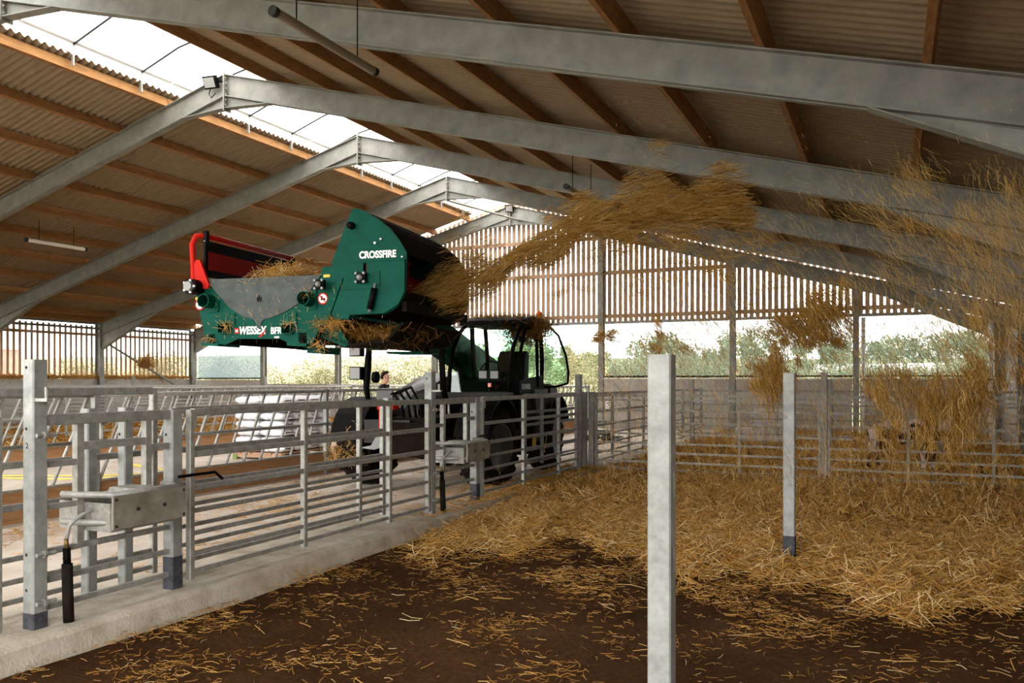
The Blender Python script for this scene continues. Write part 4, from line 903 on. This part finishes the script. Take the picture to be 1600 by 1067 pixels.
for z, rx, x0 in ((1.64, 0.085, 0.015), (1.70, 0.105, 0.025), (1.76, 0.112, 0.05), (1.81, 0.095, 0.055), (1.845, 0.05, 0.05)):
    rings.append([Vector((x0 - 0.01 + rx*math.cos(a)*(0.75 if math.cos(a) > 0 and z < 1.78 else 1.0) - (0.045 if math.cos(a) > 0 and z < 1.77 else 0), rx*0.88*math.sin(a), z)) for a in np.linspace(0, 2*PI, 14, endpoint=False)])
part('hair', hr.loft(rings), HAIR, po, smooth=True)
for s in (-1, 1):
    part('ear', MB().lathe([(-0.012, 0.012), (0, 0.03), (0.012, 0.012)], 'y', 10, (0.05, s*0.088, 1.69)), SKIN, po, smooth=True)
    part('eye', MB().lathe([(0.118, 0.010), (0.124, 0.006)], 'x', 8, (0.008, s*0.035, 1.70)), HAIR, po)
part('mouth', MB().box((0.142, 0, 1.615), (0.006, 0.045, 0.008)), RED, po)
dv = part('phone', MB().box((0.37, 0, 1.33), (0.012, 0.15, 0.075)), BLACK); dv.location = po.location; dv.rotation_euler = po.rotation_euler; tag(dv, 'black phone held in both hands by the person', 'phone')

# ------------------------------------------------------------------ beyond the straw pen: calf, crates, sacks, sign
def calf():
    V = [(0, 0, 0.78), (0.32, 0, 0.80), (0.60, 0, 0.82), (-0.35, 0, 0.80), (-0.52, 0, 0.76), (0.80, 0, 0.98), (0.95, 0, 1.08), (1.10, 0, 1.02), (1.22, 0, 0.93)]
    Rr = [(0.20, 0.22), (0.19, 0.22), (0.15, 0.18), (0.19, 0.20), (0.12, 0.14), (0.10, 0.12), (0.10, 0.105), (0.075, 0.08), (0.055, 0.055)]
    E_ = [(0, 1), (1, 2), (0, 3), (3, 4), (2, 5), (5, 6), (6, 7), (7, 8)]
    for s in (-1, 1):
        b = len(V); V += [(0.50, s*0.12, 0.60), (0.52, s*0.12, 0.36), (0.50, s*0.12, 0.10), (0.53, s*0.12, 0.03)]; Rr += [0.085, 0.048, 0.035, 0.045]; E_ += [(2, b), (b, b+1), (b+1, b+2), (b+2, b+3)]
        b = len(V); V += [(-0.38, s*0.13, 0.58), (-0.54, s*0.13, 0.36), (-0.50, s*0.13, 0.10), (-0.47, s*0.13, 0.03)]; Rr += [0.10, 0.05, 0.036, 0.045]; E_ += [(4 if False else 3, b), (b, b+1), (b+1, b+2), (b+2, b+3)]
        b = len(V); V += [(0.93, s*0.13, 1.11), (0.91, s*0.22, 1.12)]; Rr += [0.03, 0.035]; E_ += [(6, b), (b, b+1)]
    b = len(V); V += [(-0.62, 0, 0.80), (-0.66, 0, 0.45)]; Rr += [0.03, 0.03]; E_ += [(4, b), (b, b+1)]
    me = skinned('calf', V, E_, Rr, 0); me.materials.append(COWM); return me
cf = link('calf', calf(), None, (0.15, 15.6, 0.05), (0, 0, R(-35))); tag(cf, 'black and white calf standing behind the pen hurdle', 'calf')
for s in (-1, 1): part('eye', MB().lathe([(-0.012, 0.008), (0, 0.02), (0.012, 0.008)], 'y', 8, (1.0, s*0.085, 1.10)), BLACK, cf, smooth=True)
part('muzzle', MB().lathe([(1.24, 0.05), (1.275, 0.035), (1.285, 0.01)], 'x', 12, (0, 0, 0.925)), SKIN, cf, smooth=True)
for dx, dz, w_, lab in ((0, 0.0, 1.15, 'white slatted plastic crate on the straw behind the slim post, bottom of two'), (0.22, 0.47, 0.85, 'white slatted plastic crate behind the slim post, top of two')):
    q = on_Z(1188, 700, 0.02); t = thing('slatted_crate', lab, 'crate', (q.x + dx, q.y, 0.07 + dz), R(3))
    for i in range(4): part('slat', MB().box((0, -0.3, 0.06 + i*0.115), (w_, 0.02, 0.075)), WHITEP, t)
    for i in range(4): part('slat', MB().box((0, 0.3, 0.06 + i*0.115), (w_, 0.02, 0.075)), WHITEP, t)
    for a in (-1, 1): part('end_panel', MB().box((a*w_/2, 0, 0.23), (0.03, 0.62, 0.44)), WHITEP, t)
    part('base', MB().box((0, 0, 0.01), (w_, 0.6, 0.02)), WHITEP, t)
so = bme.copy(); so.materials.clear(); so.materials.append(GREYP)
qs = on_Z(962, 689, 0.09)
for dx, dy, z, a in ((-0.75, 0.0, 0.09, 0.1), (-0.12, 0.05, 0.09, -0.08), (-0.42, 0.02, 0.235, 0.15)):
    o = link('grey_sack', so, None, (qs.x + dx, qs.y + dy, z), (0, 0, a)); tag(o, 'grey sack lying in a small heap by the far kerb gate', 'sack', 'grey sacks in a heap')
q = on_Y(953, 633, YG - 0.09); t = thing('wall_sign', 'small white sign on the concrete panel by the gable door', 'sign', q); part('plate', MB().box((0, 0, 0), (0.30, 0.01, 0.26)), WHITE, t)
for i in range(3): part('print_line', MB().box((-0.02 + 0.03*i, -0.006, 0.07 - 0.07*i), (0.2 - 0.04*i, 0.003, 0.03)), DGREY, t)

# ------------------------------------------------------------------ outside
def bush(label, p, w_, d_, h, n, m, leaf, group, name='hedge_bush', trunk=True, cat='bush'):
    t = thing(name, label, cat, p, 0, group)
    nb = 9; cs = np.stack([rng.uniform(-w_*0.38, w_*0.38, nb), rng.uniform(-d_*0.35, d_*0.35, nb), rng.uniform(h*0.30, h*0.80, nb)], 1); rs = rng.uniform(0.22, 0.36, nb)*min(w_, h)
    k = rng.integers(0, nb, n); dv_ = rng.normal(size=(n, 3)); dv_ /= np.linalg.norm(dv_, axis=1)[:, None]
    P = cs[k] + dv_*(rs[k]*rng.uniform(0.55, 1.05, n))[:, None]; P[:, 2] = np.clip(P[:, 2], 0.05, None)
    leaves('foliage', P, leaf, np.clip(rng.normal(0.5, 0.25, n) + 0.15*np.sin(k*2.1), 0, 1), m, t)
    tr = MB()
    for i in range(5): tr.tube([(rng.uniform(-0.15, 0.15)*w_, 0, 0), tuple(cs[i])], [0.05*h**0.5, 0.02], 5)
    part('stems', tr, BARK, t)
i = 0
for x in np.arange(-44, -3.5, 2.1):
    y = 33 + rng.uniform(-0.8, 1.6); h = rng.uniform(2.5, 3.5); bush('yellow-green hedge bush growing beyond the gable end', (x + rng.uniform(-0.4, 0.4), y, fz(x, y)), 3.0, 2.0, h, 3600, LEAFY, 0.055, 'hedge beyond the gable')
for x in np.arange(-16, 12, 2.6):
    y = 46 + rng.uniform(-1, 2); bush('green hedge bush behind the green nets beyond the gable', (x, y, fz(x, y)), 3.6, 2.4, rng.uniform(2.2, 3.0), 2600, LEAFG, 0.075, 'green hedge behind the nets')
for x in np.arange(-62, 42, 7.5):
    y = 118 + rng.uniform(-6, 10); bush('hazy broadleaf tree on the far side of the field', (x, y, fz(x, y)), 10.5, 8, rng.uniform(3.6, 6.2), 2600, LEAFG, 0.26, 'far tree line', 'broadleaf_tree', cat='tree')
bmm = MB(); bmm.lathe([(-1.05, 0.50), (-1.0, 0.60), (-0.95, 0.64), (0.95, 0.64), (1.0, 0.60), (1.05, 0.50)], 'x', 18, (0, 0, 0.6)); ball = bmm.mesh('wrapped_bale', WHITE, True); fixn(ball)
for i in range(7):
    q = at_depth(1287 + 28.9*i, 584, 96.0); o = link('wrapped_bale', ball, None, (q.x, q.y, fz(q.x, q.y)), (0, 0, TH)); tag(o, 'white wrapped bale in a row out in the field', 'bale', 'row of white wrapped bales')
t = thing('farm_shed', 'pinkish farm shed with cream upper cladding outside the left wall', 'shed', (-41.5, 18.5, -0.1))
part('lower_wall', MB().box((0, 0, 1.6), (10, 14, 3.2)), BRICKP, t); part('upper_wall', MB().box((0, 0, 4.4), (10.1, 14.1, 2.4)), CREAM, t)
part('roof', MB().prism([(-5.4, 5.6), (5.4, 5.6), (0, 7.6)], 'y', -7.3, 7.3), PANEL, t)

# ------------------------------------------------------------------ straw bedding on the pen floor
EDGE = np.array([(200, 990), (500, 872), (620, 838), (700, 838), (780, 842), (900, 838), (1000, 858), (1100, 884), (1230, 904), (1400, 938), (1600, 932), (2400, 930)], float)
def to_px(P):
    r = P[:, 0]*CT + P[:, 1]*ST; z = np.maximum(-P[:, 0]*ST + P[:, 1]*CT, 0.2)
    return 800 + F*r/z, YH + F*CAMZ/z
def cover(P):
    """0 on bare dirt .. 1 on the bedding, from the bedding's front edge on the floor"""
    x, y = to_px(P); e = np.interp(x, EDGE[:, 0], EDGE[:, 1]); jag = 14*np.sin(P[:, 0]*3.1 + 1) + 10*np.sin(P[:, 0]*7.7 + P[:, 1]*2) + 7*np.sin(P[:, 0]*17 - P[:, 1]*6)
    return np.clip((e + jag - y)/48 + 0.5, 0, 1)
nx, ny = 90, 150; mb = MB(); X0, X1, Y0, Y1 = KX1 - 0.02, XRT - 0.02, 5.4, YG - 0.16
gx, gy = np.meshgrid(np.linspace(X0, X1, nx + 1), Y0 + (Y1 - Y0)*np.linspace(0, 1, ny + 1)**1.5)
GP = np.stack([gx.ravel(), gy.ravel()], 1); cv = cover(GP)
lump = 0.5 + 0.25*np.sin(GP[:, 0]*2.3 + GP[:, 1]*1.1) + 0.25*np.sin(GP[:, 1]*3.1 - GP[:, 0]*1.7) + 0.25*np.sin(GP[:, 0]*6.1 + 2)*np.sin(GP[:, 1]*5.3)
def bed_h(c, l): return -0.05 + np.clip(c*1.25 - 0.25, 0, 1)**2*(0.07 + 0.055*l)
GZ = bed_h(cv, lump) + rng.normal(0, 0.008, len(cv))
mb.v = [tuple(v) for v in np.column_stack([GP, GZ])]; mb.f = [(j*(nx+1)+i, j*(nx+1)+i+1, (j+1)*(nx+1)+i+1, (j+1)*(nx+1)+i) for j in range(ny) for i in range(nx)]
bed = link('straw_bed', mb.mesh('straw_bed', BEDM, True)); tag(bed, 'matted golden straw bedding covering the far half of the pen', 'straw', kind='stuff')
def lay(name, N, ylo, yhi, Lr, Wr, wfun, zfun, tilt, label, m=STRAW, tone=(0.55, 0.22), xlo=None, xhi=None, bend=0.12):
    P = np.stack([rng.uniform(xlo if xlo is not None else X0 + 0.05, xhi if xhi is not None else X1 - 0.25, N), rng.uniform(ylo, yhi, N)], 1)
    k = rng.uniform(0, 1, N) < wfun(P); P = P[k]
    for qx, qy in ((-1.05, 4.13), (-0.86, 8.17), (-0.95, 14.0)): P = P[np.hypot(P[:, 0] - qx, P[:, 1] - qy) > 0.09]
    n = len(P); a = rng.uniform(0, 2*PI, n); tl = rng.normal(0, tilt, n)
    D = np.stack([np.cos(a)*np.cos(tl), np.sin(a)*np.cos(tl), np.sin(tl)], 1); L = rng.uniform(*Lr, n)
    z = zfun(P) + np.abs(np.sin(tl))*L*0.35 + rng.uniform(0, 0.02, n)
    o = strands(name, np.column_stack([P, z]), D, L, rng.uniform(*Wr, n), np.clip(rng.normal(tone[0], tone[1], n), 0, 1), m, bend=bend)
    return tag(o, label, 'straw', kind='stuff')
def zbed(P):
    l = 0.5 + 0.25*np.sin(P[:, 0]*2.3 + P[:, 1]*1.1) + 0.25*np.sin(P[:, 1]*3.1 - P[:, 0]*1.7) + 0.25*np.sin(P[:, 0]*6.1 + 2)*np.sin(P[:, 1]*5.3)
    return np.maximum(bed_h(cover(P), l), 0.004) + 0.004
lay('bedding_straw', 85000, 5.4, 10.2, (0.10, 0.30), (0.0020, 0.0042), lambda P: cover(P)**1.1, zbed, 0.30, 'loose golden straw stalks on the near bedding', tone=(0.64, 0.28))
lay('bedding_straw', 42000, 10.2, 15.0, (0.14, 0.36), (0.0035, 0.006), lambda P: cover(P)**1.3, zbed, 0.38, 'loose golden straw stalks on the bedding up to the hurdles', tone=(0.62, 0.26))
lay('bedding_straw', 15000, 15.0, 26.0, (0.2, 0.5), (0.006, 0.011), lambda P: np.full(len(P), 1.0), zbed, 0.40, 'loose straw stalks on the bedding behind the hurdles', tone=(0.6, 0.24))
PATCH = [(905, 905, 0.55, 1.0), (960, 915, 0.5, .8), (860, 925, 0.6, .7), (780, 985, 0.30, 1.0), (700, 905, 0.5, .35), (1200, 985, 0.40, 1.0), (1270, 960, 0.5, .8), (1150, 940, 0.6, .8), (1320, 980, 0.35, .6), (480, 1040, 0.5, .7), (250, 1050, 0.35, .9), (560, 1050, 0.35, .6), (960, 1000, 0.5, .6), (1050, 920, 0.5, .9), (1380, 1040, 0.4, .4), (350, 970, .25, .5), (1230, 1050, .3, .5), (880, 1050, .4, .5), (1450, 960, .5, .5)]
PW = [(on_Z(x, y, 0), r_, w_) for x, y, r_, w_ in PATCH]
def scatter_w(P):
    x, y = to_px(P); e = np.interp(x, EDGE[:, 0], EDGE[:, 1]); wv = 0.9*np.exp(-np.clip(y - e, 0, None)/40) + 0.035
    for q, r_, w_ in PW: wv = wv + 0.42*w_*np.exp(-((P[:, 0] - q.x)**2 + (P[:, 1] - q.y)**2)/(2*(r_*0.55)**2))
    return np.clip(wv*(0.55 + 0.45*np.sin(P[:, 0]*5 + 2*np.sin(P[:, 1]*4))), 0, 1)
lay('scattered_straw', 80000, 2.4, 9.0, (0.015, 0.10), (0.0009, 0.0021), scatter_w, lambda P: np.full(len(P), 0.010), 0.10, 'stray straw stalks scattered over the bare dirt', tone=(0.50, 0.25), bend=0.08)
lay('scattered_straw', 800, 2.4, 8.0, (0.08, 0.24), (0.0018, 0.0030), lambda P: np.clip(scatter_w(P) + 0.12, 0, 1), lambda P: np.full(len(P), 0.014), 0.08, 'long pale straw stalks lying singly on the dirt', tone=(0.85, 0.12), bend=0.06)
lay('kerb_straw', 5200, 7.5, 14, (0.06, 0.22), (0.0018, 0.0035), lambda P: np.clip((P[:, 1] - 7.5)/4, 0, 1)*np.clip((P[:, 0] - KX0)/0.8, 0, 1), lambda P: np.full(len(P), 0.168), 0.2, 'straw strewn over the far part of the kerb', xlo=KX0 + 0.05, xhi=KX1)
lay('passage_straw', 9000, 5.0, 16, (0.05, 0.20), (0.0016, 0.0032), lambda P: np.clip(0.25 + 0.5*np.sin(P[:, 0]*2)*np.sin(P[:, 1]*1.3), 0.05, 1), lambda P: np.full(len(P), 0.098), 0.08, 'thin straw litter on the passage concrete by the telehandler', xlo=-8.6, xhi=KX0)
lay('pen_straw', 16000, 8, 25, (0.25, 0.6), (0.009, 0.016), lambda P: np.full(len(P), 0.9), lambda P: np.full(len(P), 0.11), 0.3, 'straw bedding on the floor of the left pens', xlo=-26.5, xhi=-15.6)
tag(part('pen_litter', MB().box((-21.1, 15, 0.10), (11.2, 21, 0.05)), BEDM), 'trodden straw litter layer in the left pens', 'straw', kind='stuff')

# ------------------------------------------------------------------ straw in the air and on the machine
RT = np.array([CT, ST, 0.0]); UPV = np.array([0, 0, 1.0]); FW_ = np.array([-ST, CT, 0.0])
def dep(x): return 9.35 - (np.asarray(x, float) - 740)*0.00172
def air(name, px, py, dj, ang, spread, Lr, Wr, tone, label, m=FLYS):
    px, py = np.asarray(px, float), np.asarray(py, float); n = len(px); d = dep(px) + rng.normal(0, 1, n)*dj
    t = (px - 800)/F; P = np.stack([(t*CT - ST)*d, (t*ST + CT)*d, CAMZ + (YH - py)/F*d], 1)
    a = np.radians(np.broadcast_to(ang, n) + rng.normal(0, spread, n)); D = np.cos(a)[:, None]*RT - np.sin(a)[:, None]*UPV + rng.normal(0, 0.35, n)[:, None]*FW_
    k = (P[:, 2] > 0.12) & (P[:, 2] < ZR - np.abs(P[:, 0] - XR)*TA - 0.62) & (P[:, 0] < XRT - 0.3)
    for qx, qy in ((-1.05, 4.13), (-0.86, 8.17), (-0.95, 14.0)): k &= np.hypot(P[:, 0] - qx, P[:, 1] - qy) > 0.17
    n = int(k.sum())
    o = strands(name, P[k], D[k], rng.uniform(*Lr, n), rng.uniform(*Wr, n), np.clip(rng.normal(tone, 0.33, n), 0, 1), m, bend=0.06)
    return tag(o, label, 'straw', kind='stuff')
# the jet leaving the rotor
JX = [655, 700, 745, 790, 850, 900, 960, 1030, 1100, 1165]; JY = [462, 450, 440, 418, 385, 362, 345, 332, 322, 335]; JW = [26, 34, 36, 26, 20, 24, 30, 34, 36, 16]
n = 15000; K = 330; kk = rng.integers(0, K, n); u = np.sort(rng.uniform(0, 1, K))**0.9; xs_ = 650 + u[kk]*515 + rng.normal(0, 9, n); g_ = (rng.normal(0, 1.05, K)*np.where(rng.uniform(0, 1, K) < 0.7, 0.8, 1.5))[kk] + rng.normal(0, 1, n)*rng.uniform(0.12, 0.5, K)[kk]
lob = 1 + 0.35*np.sin(xs_*0.045) ; ys_ = np.interp(xs_, JX, JY) + g_*np.interp(xs_, JX, JW)*0.62*lob + 8*np.sin(xs_*0.06)
air('flying_straw', xs_, ys_, 0.22, np.interp(xs_, [650, 800, 900, 1150], [-14, -32, -14, -4]), 12, (0.07, 0.26), (0.0010, 0.0023), 0.5, 'dense jet of straw shooting out of the spreader rotor')
def blob(specs, name, label, dj, ang, spread, Lr, Wr, tone):
    X_, Y_, A_ = [], [], []
    for x, y, sx, sy, n_, a_ in specs:
        n_ = int(n_*0.6); K = max(3, n_//45); cx, cy = rng.normal(0, 1, K)*sx, rng.normal(0, 1, K)*sy; k = rng.integers(0, K, n_); q = rng.uniform(0.15, 0.5, K)
        X_.append(x + cx[k] + rng.normal(0, 1, n_)*sx*q[k]); Y_.append(y + cy[k] + rng.normal(0, 1, n_)*sy*q[k]); A_.append(a_ + rng.normal(0, 12, K)[k])
    return air(name, np.concatenate(X_), np.concatenate(Y_), dj, np.concatenate(A_), spread, Lr, Wr, tone, label)
blob([(1000, 350, 70, 22, 2200, -8), (1080, 380, 70, 20, 2200, 20), (1120, 420, 40, 18, 700, 40), (1040, 445, 60, 14, 700, 30), (900, 400, 60, 16, 700, -15), (930, 330, 35, 14, 700, -30)], 'flying_straw', 'loose straw trailing below the jet', 0.5, 0, 22, (0.05, 0.15), (0.0010, 0.0022), 0.42)
blob([(1560, 440, 40, 45, 1900, 60), (1500, 350, 60, 45, 1500, 50), (1430, 300, 60, 45, 700, 60), (1570, 350, 40, 60, 1000, 60), (1480, 430, 70, 40, 900, 55), (1330, 360, 80, 50, 900, 40), (1540, 520, 35, 35, 900, 70)], 'flying_straw', 'cloud of straw drifting under the dark right side of the roof', 0.6, 0, 15, (0.07, 0.22), (0.0008, 0.0015), 0.70)
blob([(1285, 502, 26, 20, 5200, 55), (1240, 512, 24, 12, 1600, 50), (1205, 578, 17, 24, 2800, 75), (1170, 590, 14, 14, 350, 70), (950, 525, 12, 7, 420, -10), (1025, 520, 9, 12, 200, 55), (1060, 540, 30, 12, 350, 45), (1150, 500, 40, 18, 400, 50), (1270, 535, 20, 9, 400, 50), (1560, 560, 25, 30, 900, 75)], 'flying_straw', 'clumps of straw falling in front of the gable nets', 0.25, 0, 16, (0.05, 0.15), (0.0012, 0.0026), 0.36)
blob([(1405, 618, 26, 22, 800, 78), (1440, 630, 30, 20, 700, 82), (1505, 612, 22, 26, 1000, 85), (1525, 600, 16, 20, 700, 85), (1490, 650, 26, 22, 1300, 85), (1470, 680, 16, 18, 700, 85), (1375, 608, 22, 14, 500, 70), (1450, 600, 50, 14, 700, 80), (1400, 660, 18, 18, 400, 80)], 'flying_straw', 'thick curtain of straw falling before the hurdles', 0.4, 0, 12, (0.06, 0.2), (0.0012, 0.0028), 0.42)
n = 5500; air('flying_straw', rng.uniform(930, 1610, n), rng.uniform(430, 760, n), 0.9, 72, 18, (0.04, 0.14), (0.0009, 0.0020), 0.5, 'single straw stalks raining down over the pen')
n = 2600; air('flying_straw', rng.uniform(930, 1560, n), rng.normal(535, 38, n), 0.7, 55, 14, (0.04, 0.12), (0.0012, 0.0022), 0.25, 'straw stalks streaking across the bright open bays')
n = 1700; air('flying_straw', rng.normal(1310, 170, n), rng.normal(705, 40, n), 0.5, 82, 20, (0.05, 0.24), (0.0011, 0.0022), 0.5, 'straw stalks reaching the bedding')
n = 1500; air('flying_straw', rng.uniform(950, 1600, n), rng.uniform(150, 430, n), 1.0, 50, 30, (0.02, 0.06), (0.0006, 0.0012), 0.8, 'fine straw dust under the rafters')
def pile(name, parent_m, c, sp, n, Lr, Wr, label, tone=0.55, tilt=0.5, drop=0.0):
    P = rng.normal(0, 1, (n, 3))*np.array(sp); a = rng.uniform(0, 2*PI, n); tl = rng.normal(0, tilt, n)
    P[:, 2] = np.abs(P[:, 2]) if not drop else -np.abs(P[:, 2])
    Pw = np.array([tuple(parent_m @ Vector(p)) for p in (P + np.array(c))]); D = np.stack([np.cos(a)*np.cos(tl), np.sin(a)*np.cos(tl), np.sin(tl)], 1)
    return tag(strands(name, Pw, D, rng.uniform(*Lr, n), rng.uniform(*Wr, n), np.clip(rng.normal(tone, 0.22, n), 0, 1), STRAW, bend=0.12), label, 'straw', kind='stuff')
BM = Matrix.Translation(BKO) @ Matrix.Rotation(BKA, 4, 'Z'); MM = Matrix.Translation(Vector((-6.43, 11.0, 0.09))) @ Matrix.Rotation(R(5), 4, 'Z')
cu = za([(700, 500)], 0.5)[0]
pile('straw_heap', BM, (cu[0] + 0.05, 0.55, cu[1] - 0.12), (0.15, 0.20, 0.09), 2400, (0.08, 0.28), (0.0016, 0.003), 'heap of straw lying in the spreader bed', 0.62)
tr_ = zb([(430, 880)], 0.7)[0]
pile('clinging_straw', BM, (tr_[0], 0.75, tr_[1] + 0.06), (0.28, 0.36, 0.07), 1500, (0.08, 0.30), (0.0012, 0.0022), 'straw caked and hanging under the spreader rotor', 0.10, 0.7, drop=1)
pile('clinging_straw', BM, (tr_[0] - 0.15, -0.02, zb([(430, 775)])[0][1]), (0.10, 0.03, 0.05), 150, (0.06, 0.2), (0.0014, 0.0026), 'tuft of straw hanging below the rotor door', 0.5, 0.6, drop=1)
sp_ = []
for x, y in ((300, 842), (738, 826), (200, 962), (855, 618), (930, 965), (960, 995)):
    c = za([(x, y)])[0]; sp_.append((c[0], -0.07, c[1]))
P = np.concatenate([np.array(c) + rng.normal(0, 1, (13, 3))*np.array((0.05, 0.02, 0.025)) for c in sp_])
P = np.concatenate([P, np.column_stack([rng.uniform(0.1, 2.3, 150), np.full(150, -0.045), rng.uniform(0.1, 0.75, 150)])])
Pw = np.array([tuple(BM @ Vector(p)) for p in P]); n = len(P); a = rng.uniform(0, PI, n); D = np.outer(np.cos(a), np.array(BU)) + np.outer(np.sin(a), [0, 0, 1.0])
tag(strands('clinging_straw', Pw, D, np.concatenate([rng.uniform(0.06, 0.2, n - 150), rng.uniform(0.015, 0.06, 150)]), rng.uniform(0.0012, 0.0022, n), np.clip(rng.normal(0.6, 0.2, n), 0, 1), STRAW, bend=0.1), 'straw bits stuck to the front plates of the spreader', 'straw', kind='stuff')
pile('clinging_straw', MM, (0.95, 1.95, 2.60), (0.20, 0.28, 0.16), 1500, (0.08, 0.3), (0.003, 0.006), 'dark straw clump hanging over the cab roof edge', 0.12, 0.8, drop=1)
pile('clinging_straw', MM, (0.55, 1.9, 2.67), (0.4, 0.35, 0.02), 700, (0.08, 0.25), (0.002, 0.004), 'straw litter on top of the cab roof', 0.3, 0.2)
pile('clinging_straw', MM, (-1.1, -0.55, 0.35), (0.14, 0.1, 0.22), 420, (0.05, 0.18), (0.002, 0.004), 'straw and weeds caught by the front tyre', 0.7, 0.8)
pile('clinging_straw', Matrix.Translation(Vector((XL + 0.15, YF[4] + 1.95, 2.25))), (0, 0, 0), (0.04, 0.22, 0.22), 500, (0.12, 0.4), (0.004, 0.007), 'tuft of straw hanging from the diagonal brace on the left wall', 0.5, 1.0)
P = np.column_stack([np.full(1500, XL - 0.05), rng.uniform(YF[3] - 1, YG - 0.3, 1500), 1.79 + np.abs(rng.normal(0, 0.05, 1500))]); a = rng.normal(0, 0.4, 1500); D = np.stack([0.2*np.sin(a*5), np.cos(a), np.sin(a)], 1)
tag(strands('clinging_straw', P, D, rng.uniform(0.15, 0.5, 1500), rng.uniform(0.004, 0.008, 1500), np.clip(rng.normal(0.6, 0.2, 1500), 0, 1), STRAW, bend=0.1), 'straw lying along the ledge of the left wall', 'straw', kind='stuff')
